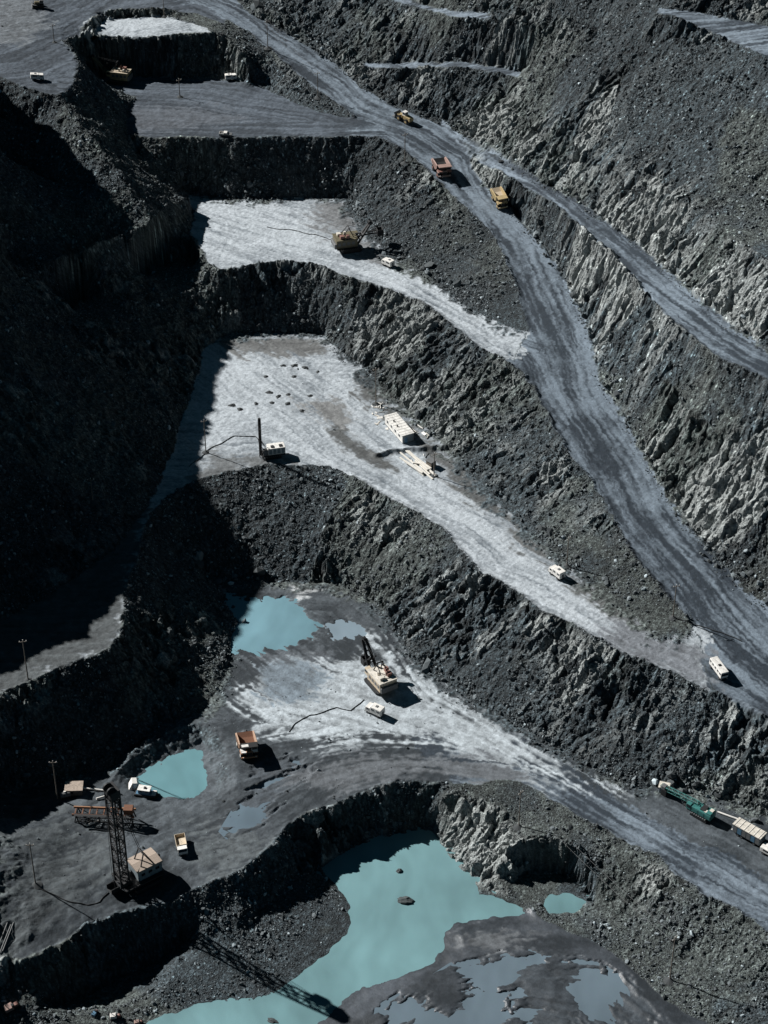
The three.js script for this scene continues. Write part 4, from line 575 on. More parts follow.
// ------------------------------------------------------------------ rope shovels (front along +x)
function crawler(parent, L, W, H, z, x = 0) { const pts = [], n = 10; const s = new THREE.Shape(); const r = H / 2; s.absarc(L / 2 - r, r, r, -Math.PI / 2, Math.PI / 2, false); s.absarc(-L / 2 + r, r, r, Math.PI / 2, Math.PI * 1.5, false); const g = clean(new THREE.ExtrudeGeometry(s, { depth: W, bevelEnabled: false, curveSegments: 6 })); g.translate(x, 0, z - W / 2); const t = part(parent, 'crawler_track', [g], M.dark); const sh = []; for (let i = 0; i < Math.floor(L / 0.7); i++) sh.push(bx(0.3, 0.12, W + 0.1, x - L / 2 + 0.6 + i * 0.7, H + 0.03, z, 0, 0, 0, 0)); part(t, 'track_shoe', sh, M.grey).userData.kind = 'stuff'; return t; }
function lattice(a, b, w, h, n, r) { // a four-legged lattice girder from a to b
  vA.set(...a); vB.set(...b); const L = vA.distanceTo(vB), d = vB.clone().sub(vA).normalize(), q = new THREE.Quaternion().setFromUnitVectors(UP, d), gs_ = [], c = [[-w / 2, -h / 2], [w / 2, -h / 2], [w / 2, h / 2], [-w / 2, h / 2]];
  for (const [x, z] of c) gs_.push(bar([x, 0, z], [x, L, z], r, 5));
  for (let i = 0; i < n; i++) for (let k = 0; k < 4; k++) { const p = c[k], s = c[(k + 1) % 4], y0 = L * i / n, y1 = L * (i + 1) / n; gs_.push(bar([p[0], i % 2 ? y0 : y1, p[1]], [s[0], i % 2 ? y1 : y0, s[1]], r * 0.6, 4), bar([p[0], y1, p[1]], [s[0], y1, s[1]], r * 0.6, 4)); }
  const g = mergeGeometries(gs_); g.applyQuaternion(q); g.translate(...a); return g;
}
function ropeShovel(label, { house, roof, boomMat, dipMat, k = 1, dip = [9.2, 3.4], boomTop = [11.5, 11.5] }, x, z, turn) {
  const o = thing('rope_shovel', label, 'excavator');
  for (const s of [-1, 1]) crawler(o, 8.2, 1.5, 1.7, s * 2.6);
  part(o, 'undercarriage', [bx(5.4, 1.0, 4.2, 0, 1.2, 0), cy(2.4, 2.4, 0.7, 0, 1.95, 0, 'y', 20)], M.dark);
  const h = part(o, 'machine_house', [bx(8.6, 3.6, 6.4, -2.0, 4.2, 0, 0, 0, 0, 0.2)], house);
  part(h, 'house_roof', [bx(8.9, 0.25, 6.7, -2.0, 6.12, 0)], roof); part(h, 'counterweight', [bx(1.0, 2.2, 6.2, -6.6, 3.6, 0, 0, 0, 0, 0.25)], M.grey);
  for (let i = 0; i < 4; i++) for (const s of [-1, 1]) part(h, 'louvre_panel', [bx(1.2, 1.3, 0.1, -5.2 + i * 1.9, 4.5, s * 3.23)], M.grey);
  part(h, 'side_walkway', [bx(8.6, 0.12, 0.8, -2, 2.5, 3.6), bx(8.6, 0.12, 0.8, -2, 2.5, -3.6), bar([-6.2, 3.5, 3.95], [2.2, 3.5, 3.95], 0.05), bar([-6.2, 3.5, -3.95], [2.2, 3.5, -3.95], 0.05)], M.dark);
  part(o, 'roof_unit', [bx(1.8, 1.3, 1.6, -3.6, 6.9, 1.6), bx(1.3, 1.6, 1.3, -1.4, 7.0, 2.0)], M.brick); part(o, 'roof_unit', [bx(1.6, 1.0, 1.8, -4.2, 6.75, -1.4), cy(0.5, 0.5, 1.4, -1.8, 6.9, -1.2, 'y', 10)], M.roofCream);
  const c = part(o, 'operator_cab', [bx(2.0, 2.4, 1.9, 2.9, 5.0, -2.3)], house); part(c, 'window', [bx(0.06, 1.1, 1.6, 3.92, 5.3, -2.3), bx(1.6, 1.0, 0.06, 2.9, 5.3, -3.27)], M.glass);
  // gantry over the house, boom, ropes, crowd handle and dipper
  const f = []; for (const s of [-1, 1]) f.push(beam([1.2, 6.0, s * 1.4], [-0.6, 10.2, s * 1.0], 0.3, 0.3), beam([-4.4, 6.0, s * 1.4], [-0.6, 10.2, s * 1.0], 0.26, 0.26)); f.push(bar([-0.6, 10.2, -1.3], [-0.6, 10.2, 1.3], 0.25, 8)); part(o, 'gantry', f, M.dark);
  const [tx, ty] = boomTop, b = []; for (const s of [-1, 1]) b.push(beam([3.0, 2.8, s * 1.3], [tx, ty, s * 0.6], 0.6, 1.0)); for (let i = 1; i < 6; i++) { const t = i / 6, w = mix(1.3, 0.55, t); b.push(beam([mix(3, tx, t), mix(2.8, ty, t), -w], [mix(3, tx, t), mix(2.8, ty, t), w], 0.3, 0.3)); }
  const bm = part(o, 'boom', b, boomMat); part(bm, 'point_sheave', [cy(0.9, 0.9, 0.3, tx, ty, 0.35, 'z', 16), cy(0.9, 0.9, 0.3, tx, ty, -0.35, 'z', 16)], M.dark);
  part(o, 'suspension_rope', [bar([-0.6, 10.2, 0.7], [tx, ty + 0.3, 0.5], 0.06), bar([-0.6, 10.2, -0.7], [tx, ty + 0.3, -0.5], 0.06)], M.dark);
  const [dx, dy] = dip, mx = mix(3, tx, 0.42), my = mix(2.8, ty, 0.42), ux = (dx - mx), uy = (dy - my), L = Math.hypot(ux, uy);
  part(o, 'crowd_handle', [beam([mx - ux / L * 3.2, my - uy / L * 3.2, 0.95], [dx, dy, 0.95], 0.45, 0.6), beam([mx - ux / L * 3.2, my - uy / L * 3.2, -0.95], [dx, dy, -0.95], 0.45, 0.6), bar([mx, my, -1.4], [mx, my, 1.4], 0.45, 10)], M.dark);
  const d = part(o, 'dipper', [bx(0.25, 2.6, 2.6, dx - 0.2, dy - 0.2, 0), bx(2.2, 2.6, 0.2, dx + 0.9, dy - 0.2, 1.25), bx(2.2, 2.6, 0.2, dx + 0.9, dy - 0.2, -1.25), bx(0.25, 2.4, 2.6, dx + 2.0, dy - 0.1, 0), bx(2.2, 0.25, 2.6, dx + 0.9, dy - 1.5, 0)], dipMat);
  const te = []; for (let i = 0; i < 5; i++) te.push(bx(0.25, 0.8, 0.25, dx + 2.05, dy + 1.4, -1.1 + i * 0.55)); part(d, 'tooth', te, M.grey);
  part(o, 'hoist_rope', [bar([tx + 0.5, ty, 0.35], [dx + 0.9, dy + 1.1, 0.35], 0.06), bar([tx + 0.5, ty, -0.35], [dx + 0.9, dy + 1.1, -0.35], 0.06)], M.dark);
  place(o, x, z, turn, 3, 2.4, 0.05); o.scale.setScalar(k); return o;
}
ropeShovel('big cream rope shovel with dark boom standing on the pale pit floor', { house: M.cream, roof: M.roofCream, boomMat: M.dark, dipMat: M.dark, k: 0.92, dip: [8.0, 4.4], boomTop: [9.8, 12.6] }, -1.5, 76.1, 2.09);
ropeShovel('dark yellow rope shovel digging at the wall of the middle bench', { house: M.dullYellow, roof: M.dullYellow, boomMat: M.dark, dipMat: M.dark, k: 0.92, dip: [11.5, 6.2], boomTop: [8.4, 10.6] }, -12.5, -120.9, 0.30);
ropeShovel('yellow rope shovel half in shade under the small pit wall', { house: M.yellow, roof: M.cream, boomMat: M.dullYellow, dipMat: M.grey, k: 0.85 }, -106.9, -219.7, 2.92);

// ------------------------------------------------------------------ dragline with its tall boom
{
  const o = thing('dragline_excavator', 'dark dragline with tall upright lattice boom and pale house roof', 'dragline');
  for (const s of [-1, 1]) part(o, 'walking_shoe', [bx(8.5, 1.3, 1.6, -0.5, 0.8, s * 4.2, 0, 0, 0, 0.25)], M.dark);
  part(o, 'base_tub', [cy(4.2, 4.2, 1.2, 0, 0.7, 0, 'y', 24), cy(3.2, 3.2, 0.6, 0, 1.6, 0, 'y', 24)], M.dark);
  part(o, 'deck', [bx(12.0, 0.6, 8.4, 0.4, 2.1, 0), bx(3.0, 1.6, 5.0, 5.0, 2.6, 0)], M.dark);
  const h = part(o, 'machine_house', [bx(7.4, 3.4, 6.0, -1.8, 4.0, 0, 0, 0, 0, 0.15)], M.blueGrey); part(h, 'house_roof', [extr([[-3.2, 0], [3.2, 0], [3.0, 0.35], [0, 0.75], [-3.0, 0.35]], 7.6).rotateY(Math.PI / 2).translate(-1.8, 5.72, 0)], M.tanRoof);
  for (let i = 0; i < 3; i++) for (const s of [-1, 1]) part(h, 'window', [bx(1.1, 0.9, 0.1, -4 + i * 2.2, 4.4, s * 3.03)], M.glass);
  const c = part(o, 'operator_cab', [bx(2.0, 2.4, 1.9, 3.6, 3.6, 2.2)], M.grey); part(c, 'window', [bx(0.06, 1.1, 1.6, 4.62, 3.9, 2.2)], M.glass);
  const f = []; for (const s of [-1, 1]) f.push(beam([1.6, 2.4, s * 2.2], [-1.0, 10.0, s * 1.3], 0.3, 0.3), beam([-5.0, 2.4, s * 2.4], [-1.0, 10.0, s * 1.3], 0.26, 0.26), beam([-5.0, 6.0, s * 3.2], [2.0, 6.2, -s * 3.0], 0.18, 0.18)); f.push(bar([-1, 10, -1.6], [-1, 10, 1.6], 0.25, 8)); part(o, 'gantry', f, M.dark);
  const b = part(o, 'lattice_boom', [lattice([5.4, 1.6, 0], [5.4, 35.5, 0], 2.4, 3.4, 14, 0.26)], M.dark);
  part(b, 'boom_head', [bx(2.8, 2.6, 4.2, 5.5, 36.2, 0), cy(1.3, 1.3, 0.4, 6.2, 37.4, 1.0, 'z', 16), cy(1.3, 1.3, 0.4, 6.2, 37.4, -1.0, 'z', 16), bx(2.6, 3.0, 1.6, 4.6, 32.5, 1.8)], M.dark);
  part(o, 'suspension_rope', [bar([-1, 10, 1], [5.4, 36.8, 1.2], 0.08), bar([-1, 10, -1], [5.4, 36.8, -1.2], 0.08)], M.dark);
  part(o, 'hoist_rope', [bar([7.3, 37.2, 0.8], [8.0, 4.4, 0.4], 0.07), bar([7.3, 37.2, -0.8], [8.0, 4.4, -0.4], 0.07)], M.dark);
  part(o, 'bucket', [bx(2.6, 0.2, 2.6, 8.6, 3.0, 0), bx(2.6, 1.6, 0.18, 8.6, 3.8, 1.3), bx(2.6, 1.6, 0.18, 8.6, 3.8, -1.3), bx(0.18, 1.6, 2.6, 7.3, 3.8, 0), bar([8.6, 4.6, 1.3], [8.3, 6.5, 0], 0.08), bar([8.6, 4.6, -1.3], [8.3, 6.5, 0], 0.08)].map((g) => g.translate(-0.4, -2.2, 0)), M.dark);
  place(o, -66.3, 154.0, -2.52, 3, 2.5, 0.05); o.rotation.x = 0; o.rotation.z = 0;
  o.quaternion.setFromAxisAngle(UP, -2.52);
}

// ------------------------------------------------------------------ drill rig on the wide bench
{
  const o = thing('drill_rig', 'white blast-hole drill with tall dark mast at the bench crest', 'drill rig');
  for (const s of [-1, 1]) crawler(o, 5.0, 0.9, 1.1, s * 1.5);
  part(o, 'deck', [bx(8.0, 0.4, 3.6, 0, 1.4, 0)], M.dark); const h = part(o, 'machine_house', [bx(5.8, 2.5, 3.3, -1.1, 2.9, 0, 0, 0, 0, 0.12)], M.white);
  for (const [hx, hz] of [[-2.6, -0.4], [0.2, -0.5]]) part(h, 'roof_vent', [bx(1.1, 0.35, 1.2, hx, 4.25, hz)], M.dark); for (let i = 0; i < 4; i++) for (const s of [-1, 1]) part(h, 'side_door', [bx(1.0, 1.8, 0.08, -3.2 + i * 1.4, 2.9, s * 1.67)], M.blueGrey);
  const c = part(o, 'operator_cab', [bx(1.5, 2.0, 1.6, 2.7, 2.7, -0.9)], M.grey); part(c, 'window', [bx(0.06, 1.0, 1.3, 3.48, 3.0, -0.9)], M.glass);
  const m = part(o, 'mast', [lattice([4.1, 0.3, 0], [4.1, 15.2, 0], 0.7, 0.8, 12, 0.10), beam([4.1, 1, 0], [4.1, 15, 0], 0.4, 0.4)], M.dark); part(m, 'mast_crown', [bx(0.9, 0.7, 0.9, 4.1, 15.5, 0)], M.dark); part(m, 'mast_step', [bar([4.1, 12.2, 0], [4.1, 12.2, -1.6], 0.1), bar([4.1, 8.0, 0], [4.1, 8.0, 1.2], 0.1)], M.dark);
  for (const s of [-1, 1]) part(o, 'mast_brace', [beam([2.0, 3.0, s * 1.2], [3.9, 7.0, s * 0.4], 0.16, 0.16)], M.dark); for (const s of [-1, 1]) part(o, 'levelling_jack', [cy(0.22, 0.22, 1.6, 3.4, 0.75, s * 1.6), cy(0.5, 0.5, 0.15, 3.4, 0.05, s * 1.6)], M.grey);
  place(o, -36.9, -16.4, -2.89, 2.2, 1.5, 0.03); o.quaternion.setFromAxisAngle(UP, -2.91);
}

// ------------------------------------------------------------------ teal drill with its mast laid down
{
  const o = thing('drilling_machine', 'teal crawler drilling machine with its mast laid down towards the rock face', 'drill rig');
  for (const s of [-1, 1]) crawler(o, 5.4, 0.9, 1.1, s * 1.4, -2.4);
  const h = part(o, 'machine_house', [bx(6.6, 1.9, 3.0, -2.8, 2.3, 0, 0, 0, 0, 0.15), bx(1.6, 0.7, 2.8, -5.2, 3.4, 0)], M.teal); part(h, 'roof_panel', [bx(1.5, 0.12, 1.1, -4.3, 3.42, -0.6), bx(1.1, 0.12, 1.2, -5.3, 3.82, 0.4)], M.roofCream); part(h, 'roof_vent', [bx(1.6, 0.4, 2.2, -3.0, 3.4, 0.1)], M.dark); for (const s of [-1, 1]) for (let i = 0; i < 3; i++) part(h, 'side_panel', [bx(1.7, 1.2, 0.08, -5.0 + i * 2.0, 2.3, s * 1.52)], M.teal);
  const c = part(o, 'operator_cab', [bx(1.5, 2.0, 1.3, 1.2, 2.5, -0.9)], M.teal); part(c, 'window', [bx(0.06, 1.0, 1.1, 1.98, 2.8, -0.9), bx(1.2, 0.9, 0.06, 1.2, 2.8, -1.58)], M.glass);
  part(o, 'mast', [lattice([-1.0, 3.4, 0.4], [11.5, 2.4, 0.4], 1.1, 1.1, 12, 0.12)], M.teal); part(o, 'drill_pipe', [bar([-1.0, 3.6, 0.4], [11.0, 2.6, 0.4], 0.18, 8)], M.grey);
  part(o, 'mast_support', [beam([2.6, 1.0, 0.4], [3.4, 3.0, 0.4], 0.35, 0.35), bx(3.2, 0.5, 1.8, 1.8, 1.1, 0.2)], M.dark); part(o, 'drill_head', [bx(1.4, 1.2, 1.5, 10.6, 2.7, 0.4)], M.grey); part(o, 'mast_rest', [bx(1.8, 2.4, 1.6, 10.2, 1.0, 0.4)], M.dark);
  place(o, 87.2, 129.5, 2.44, 3, 1.3, 0.03);
}
{
  const o = thing('tool_cabin', 'small pale-roofed cabin at the end of the teal drill mast', 'cabin');
  part(o, 'wall', [bx(2.6, 2.2, 2.2, 0, 1.1, 0)], M.blueGrey); part(o, 'roof', [bx(3.1, 0.18, 2.7, 0, 2.3, 0)], M.roofCream); part(o, 'door', [bx(0.8, 1.7, 0.08, 0.3, 0.9, 1.13)], M.grey); place(o, 79.6, 121.3, -0.31, 1, 1, 0.05);
}
// ------------------------------------------------------------------ site trailer and the truck that tows it
{
  const o = thing('site_trailer', 'long grey site trailer with ribbed white roof beside the rock wall', 'trailer');
  part(o, 'frame', [bx(9.2, 0.35, 2.6, 0, 0.85, 0)], M.dark); const b = part(o, 'trailer_body', [bx(8.8, 2.6, 3.2, 0, 2.35, 0, 0, 0, 0, 0.08)], M.blueGrey); const r = part(b, 'roof', [bx(9.1, 0.22, 3.5, 0, 3.75, 0)], M.roofCream); for (let i = 0; i < 6; i++) part(r, 'roof_rib', [bx(0.14, 0.14, 3.5, -3.9 + i * 1.56, 3.9, 0)], M.white);
  for (let i = 0; i < 6; i++) for (const s of [-1, 1]) part(b, 'wall_panel', [bx(1.2, 2.2, 0.08, -3.6 + i * 1.44, 2.35, s * 1.62)], i % 3 === 1 ? M.blue : M.grey);
  for (const s of [-1, 1]) { wheel(o, -2.6, 0.5, s * 1.3, 0.5, 0.35); wheel(o, -1.4, 0.5, s * 1.3, 0.5, 0.35); wheel(o, 2.6, 0.5, s * 1.3, 0.5, 0.35); } part(o, 'tow_bar', [bar([4.4, 0.8, 0.8], [6.3, 0.7, 0], 0.1), bar([4.4, 0.8, -0.8], [6.3, 0.7, 0], 0.1)], M.dark); part(o, 'step', [bx(0.9, 0.1, 0.8, -4.6, 0.6, 0.5)], M.white);
  place(o, 101.0, 139.5, -0.71, 3, 1.3, 0.03);
}
roadTruck('towing_truck', 'white flatbed truck in front of the long site trailer', 'truck', { kind: 'van', cabMat: M.white, boxMat: M.white, L: 6.0, W: 2.5, H: 2.4, windows: 1 }, 106.3, 146.3, -0.70);
solo('steel_pipe', 'white pipe lying on the ground behind the teal drill', 'pipe', null, [cy(0.28, 0.28, 7.0, 0, 0.3, 0, 'x', 10)], M.white); place(scene.children[scene.children.length - 1], 96.8, 131.4, -0.48, 3, 0.5, 0.02);

// ------------------------------------------------------------------ the long white building, its timber and scrap
{
  const o = thing('site_building', 'long low white building with dark end wall on the wide bench', 'building');
  part(o, 'wall', [bx(13.2, 3.0, 4.2, 0, 1.6, 0, 0, 0, 0, 0.06)], M.white); const r = part(o, 'roof', [bx(13.6, 0.22, 4.7, 0, 3.2, 0)], M.white); for (let i = 0; i < 9; i++) part(r, 'roof_seam', [bx(0.09, 0.07, 4.7, -6 + i * 1.5, 3.34, 0)], M.white);
  part(o, 'end_wall', [bx(0.1, 2.8, 4.0, 6.66, 1.6, 0)], M.blueGrey, 'blue-grey end wall'); const d = part(o, 'door', [bx(0.1, 2.1, 1.1, 6.74, 1.2, 0.8)], M.blue); part(d, 'handle', [bx(0.08, 0.08, 0.2, 6.82, 1.2, 0.45)], M.grey);
  for (let i = 0; i < 4; i++) for (const s of [-1, 1]) { const w = part(o, 'window', [bx(1.1, 0.9, 0.06, -4.5 + i * 2.9, 1.9, s * 2.12)], M.glass); part(w, 'window_sill', [bx(1.3, 0.08, 0.16, -4.5 + i * 2.9, 1.4, s * 2.14)], M.white); } part(o, 'foundation', [bx(13.3, 0.6, 4.3, 0, -0.05, 0)], M.grey); part(o, 'roof_vent', [cy(0.25, 0.25, 0.6, -2.2, 3.5, 0.9), cy(0.25, 0.25, 0.6, 1.0, 3.5, 1.2)], M.dark);
  place(o, 5.1, -30.4, -1.11, 4, 1.8, 0.02);
}

const LOGS = [[4.7, -19.3, 16.0, -2.9], [6.7, -19.9, 17.0, -4.6], [8.0, -18.2, 14.5, -7.4], [5.3, -15.3, 13.1, -5.1], [9.3, -16.4, 15.5, -8.5], [6.9, -12.5, 12.8, -5.7], [10.3, -13.6, 15.1, -5.7], [9.6, -11.9, 14.2, -10.8]];
LOGS.forEach(([x0, z0, x1, z1], i) => { const L = Math.hypot(x1 - x0, z1 - z0), m = solo('timber_beam', 'long pale timber beam in the loose heap by the white building', 'timber beam', 'timber beams heaped below the white building', [bx(L, 0.45, 0.55 + 0.2 * (i % 3), 0, 0.25, 0)], M.timber); place(m, (x0 + x1) / 2, (z0 + z1) / 2, Math.atan2(-(z1 - z0), x1 - x0), L * 0.35, 0.4, 0.02); m.position.y += 0.3 * (i % 3); });
const SCRAP = [[-2.4, -45.5, 0.4, 2.4], [-1.0, -43.0, 1.2, 1.6], [-2.7, -41.8, 2.2, 1.2], [-1.4, -38.8, 0.2, 2.0], [0.0, -35.2, 0.9, 1.4], [1.0, -32.2, 1.8, 1.2], [-2.1, -47.9, 2.7, 1.8], [0.7, -44.9, 0.5, 1.3], [12.2, -33.4, -0.9, 3.0], [13.5, -29.2, -1.0, 2.2], [9.9, -37.0, -0.8, 2.4]];
SCRAP.forEach(([x, z, a, L], i) => { const m = solo('scrap_board', 'pale scrap board dropped beside the long white building', 'board', 'scrap boards around the white building', [bx(L, 0.14, 0.5 + 0.5 * (i % 2), 0, 0.12, 0, 0, 0, 0.04)], i % 3 === 1 ? M.blueGrey : M.white); place(m, x, z, a, L * 0.4, 0.3, 0); m.rotateX(0.08 * (i % 4)); });
// more litter: pipes and sheets thrown round the building and the old rig
for (let i = 0; i < 26; i++) {
  const c = i < 14 ? [-1.7, -41.2] : i < 20 ? [11.5, -30.4] : [11.9, -13.0], x = c[0] + (rnd() - 0.5) * (i < 14 ? 5 : 7), z = c[1] + (rnd() - 0.5) * (i < 14 ? 16 : 10), L = 0.8 + 2.2 * rnd(), w = 0.15 + 0.5 * rnd();
  const m = solo('scrap_piece', 'small pale piece of scrap littering the ground near the white building', 'scrap', 'scrap littering the ground near the white building', [rnd() < 0.4 ? cy(0.12, 0.12, L, 0, 0.15, 0, 'x', 8) : bx(L, 0.12, w, 0, 0.14, 0, 0, 0, 0.05)], [M.white, M.timber, M.roofCream, M.grey][Math.floor(rnd() * 4)]);
  place(m, x, z, rnd() * 6.3, L * 0.4, 0.3, -0.02);
}
{
  const o = thing('timber_shed', 'small dark shed below the heap of timber beams', 'shed'); part(o, 'wall', [bx(2.6, 2.2, 2.2, 0, 1.1, 0)], M.wood); part(o, 'roof', [bx(3.0, 0.16, 2.6, 0, 2.3, 0, 0, 0, 0.08)], M.grey); part(o, 'door', [bx(0.08, 1.7, 0.9, 1.33, 0.85, 0)], M.dark); place(o, 15.5, -10.8, -0.81, 1, 1, 0.03);
}
// spoil heaps around the drilled holes
const HEAPS = [[-35.7, -71.3], [-31.8, -71.3], [-31.6, -64.3], [-39.9, -54.1], [-36.7, -51.7], [-33.3, -52.9], [-38.6, -47.9], [-33.1, -47.3], [-28.1, -43.0], [-41.4, -64.3], [-25.6, -52.3], [-44.1, -47.3], [-49.4, -43.7], [-52.3, -46.1], [-23.3, -67.5], [-27.9, -70.0]];
HEAPS.forEach(([x, z], i) => { const g = new THREE.ConeGeometry(1.15, 0.75, 11, 3), p = g.attributes.position; for (let k = 0; k < p.count; k++) { const a = p.getX(k), b = p.getZ(k), n = 1 + 0.35 * noise(a * 1.7 + i * 9, b * 1.7, 501); p.setX(k, a * n); p.setZ(k, b * n); } const m = solo('spoil_heap', 'small dark heap of drill cuttings on the wide pale bench', 'heap', 'drill cutting heaps on the wide bench', [clean(g)], M.soil); m.position.set(x, heightAt(x, z) + 0.25, z); m.rotation.y = i; const q = 0.7 + 0.5 * rnd(); m.scale.set(q * 1.2, q, q); });

// ------------------------------------------------------------------ pump station at the small pond
{
  const o = thing('orange_gantry', 'long orange steel gantry lying on dark trestles by the small pond', 'gantry');
  for (const s of [-1, 1]) part(o, 'main_girder', [bx(17.5, 0.7, 0.4, 0, 3.4, s * 1.5)], s < 0 ? M.orange : M.rust); const ties = []; for (let i = 0; i < 9; i++) ties.push(bx(0.35, 0.35, 3.0, -8 + i * 2, 3.2, 0)); part(o, 'cross_tie', ties, M.rust);
  part(o, 'underslung_truss', [lattice([-8, 1.7, 0.8], [8.2, 1.7, 0.8], 1.6, 1.4, 12, 0.11)], M.dark); for (const [lx, lz] of [[-7.6, 1.6], [-7.6, -1.6], [7.8, 1.6], [7.8, -1.6]]) part(o, 'trestle_leg', [beam([lx - 0.7, 0, lz * 1.15], [lx, 3.1, lz], 0.3, 0.3), beam([lx + 0.7, 0, lz * 1.15], [lx, 3.1, lz], 0.3, 0.3)], M.dark);
  part(o, 'machinery_box', [bx(2.6, 1.8, 2.4, 7.0, 4.6, 0)], M.rust); part(o, 'walkway', [bx(16, 0.1, 0.8, 0, 3.9, 2.1), bar([-8, 4.9, 2.5], [8, 4.9, 2.5], 0.05)], M.dark); place(o, -78.2, 132.4, -0.05, 5, 1.4, 0.1); o.quaternion.setFromAxisAngle(UP, -0.05);
}
{
  const o = thing('pump_house', 'small pump house with flat tan roof at the shadow edge', 'hut'); part(o, 'wall', [bx(4.6, 2.4, 3.2, 0, 1.3, 0)], M.wood); part(o, 'roof', [bx(5.2, 0.2, 3.8, 0, 2.6, 0, 0.05)], M.tanRoof); part(o, 'door', [bx(0.08, 1.8, 0.9, 2.33, 1.0, 0.4)], M.dark); part(o, 'window', [bx(1.2, 0.8, 0.08, -0.8, 1.6, 1.63)], M.glass); part(o, 'deck', [bx(6.4, 0.25, 4.6, 0, 0.15, 0)], M.grey); place(o, -88.0, 121.4, -0.09, 2, 1.5, 0.05); o.quaternion.setFromAxisAngle(UP, 0.04);
}
{
  const o = thing('fuel_tank', 'small dark tank with pale lid between the pump house and the gantry', 'tank'); part(o, 'tank', [cy(0.9, 0.9, 2.8, 0, 1.2, 0, 'x', 16)], M.grey); part(o, 'saddle', [bx(0.3, 0.9, 1.6, -0.9, 0.4, 0), bx(0.3, 0.9, 1.6, 0.9, 0.4, 0)], M.dark); part(o, 'hatch', [cy(0.35, 0.35, 0.3, 0, 2.2, 0)], M.white); place(o, -90.2, 123.8, 0.3, 1, 0.8, 0.02);
}
const PIPES = [[-80.7, 120.6, 10.5, -0.10, 'white', 'pale pipe running from the pump house towards the tall boom'], [-79.5, 123.4, 4.6, 0.51, 'white', 'short pale plank-like pipe above the orange gantry'], [-81.2, 134.0, 4.4, 0.64, 'white', 'white pipe leaning below the orange gantry']];
PIPES.forEach(([x, z, L, a, m, label]) => { const p = solo('steel_pipe', label, 'pipe', null, [cy(0.3, 0.3, L, 0, 0.4, 0, 'x', 10)], M[m]); place(p, x, z, a, L * 0.4, 0.4, 0); });
{
  const o = thing('pump_pontoon', 'blue and white pump pontoon moored at the small turquoise pond', 'boat');
  const s = new THREE.Shape([[-3.2, -1.3], [2.4, -1.3], [3.4, 0], [2.4, 1.3], [-3.2, 1.3]].map((p) => new THREE.Vector2(...p))), hull = clean(new THREE.ExtrudeGeometry(s, { depth: 1.0, bevelEnabled: true, bevelSize: 0.15, bevelThickness: 0.15, bevelSegments: 2 })); hull.rotateX(-Math.PI / 2); part(o, 'hull', [hull], M.dark);
  part(o, 'deck', [bx(5.4, 0.12, 2.4, -0.3, 1.2, 0)], M.blue); const c = part(o, 'cabin', [bx(3.4, 1.5, 2.0, -0.6, 1.95, 0)], M.blue); part(c, 'cabin_roof', [bx(3.7, 0.15, 2.3, -0.6, 2.75, 0)], M.white); part(c, 'window', [bx(0.8, 0.5, 2.06, -1.3, 2.1, 0), bx(0.8, 0.5, 2.06, 0.2, 2.1, 0)], M.glass); part(o, 'roof_vent', [bx(0.7, 0.4, 0.7, -0.4, 2.95, 0)], M.dark); part(o, 'bow_plate', [bx(1.2, 0.2, 2.0, 2.2, 1.35, 0)], M.white);
  const [bxx, bzz] = [-67.6, 120.8]; o.position.set(bxx, Math.max(9.8, heightAt(bxx, bzz) - 0.1), bzz); o.rotation.y = -0.19;
}
{
  const o = thing('tarpaulin_tent', 'white sloping tarpaulin shelter beside the pump pontoon', 'shelter'); const g = extr([[-1.7, 0], [1.7, 0], [0.9, 2.4], [-0.4, 2.6]], 2.4); part(o, 'tarpaulin', [g], M.white); part(o, 'pole', [bar([-0.4, 0, 1.4], [-0.4, 2.9, 1.4], 0.08), bar([0.9, 0, 1.4], [0.9, 2.6, 1.4], 0.08)], M.grey); place(o, -71.6, 117.6, 0.2, 1.2, 1, 0.1); o.quaternion.setFromAxisAngle(UP, 0.2);
}
// ------------------------------------------------------------------ pumps and pipes at the lower corner
function pumpSet(label, x, z, turn, body, k) { const o = thing('pump_set', label, 'pump'); part(o, 'skid', [bx(3.4, 0.25, 1.8, 0, 0.2, 0)], M.dark); part(o, 'engine_cover', [bx(1.9, 1.2, 1.4, -0.5, 0.95, 0)], body); part(o, 'pump_casing', [cy(0.6, 0.6, 0.7, 1.1, 0.8, 0, 'z', 14)], M.brick); part(o, 'control_box', [bx(0.6, 0.9, 0.7, 0.4, 1.7, 0.3)], M.dark); part(o, 'exhaust', [cy(0.1, 0.1, 1.0, -0.9, 2.0, -0.3)], M.dark); place(o, x, z, turn, 1.2, 0.7, 0.03); o.scale.setScalar(k); }
pumpSet('white and red pump set on the low ledge below the pipes', -96.4, 192.9, 0.5, M.pink, 1.25);
pumpSet('white pump with post standing at the water edge of the dark pit', -69.9, 192.8, 0.2, M.white, 0.9);
pumpSet('dark blue pump standing in the shade at the pit toe', -75.2, 192.1, 1.2, M.blue, 0.7);
pumpSet('pinkish pump half sunk in gravel beside the big pond', -63.8, 194.2, 0.3, M.pink, 0.7);
for (let i = 0; i < 3; i++) { const p = solo('drill_pipe', 'grey drill pipe lying side by side on the shaded floor', 'pipe', 'drill pipes laid out on the pit floor', [cy(0.16, 0.16, 9, 0, 0.25, 0, 'x', 8)], M.grey); const [x, z] = [[-100.4, 176.4], [-99.5, 176.8], [-98.8, 176.1]][i]; place(p, x, z, 1.37, 3, 0.4, 0); }
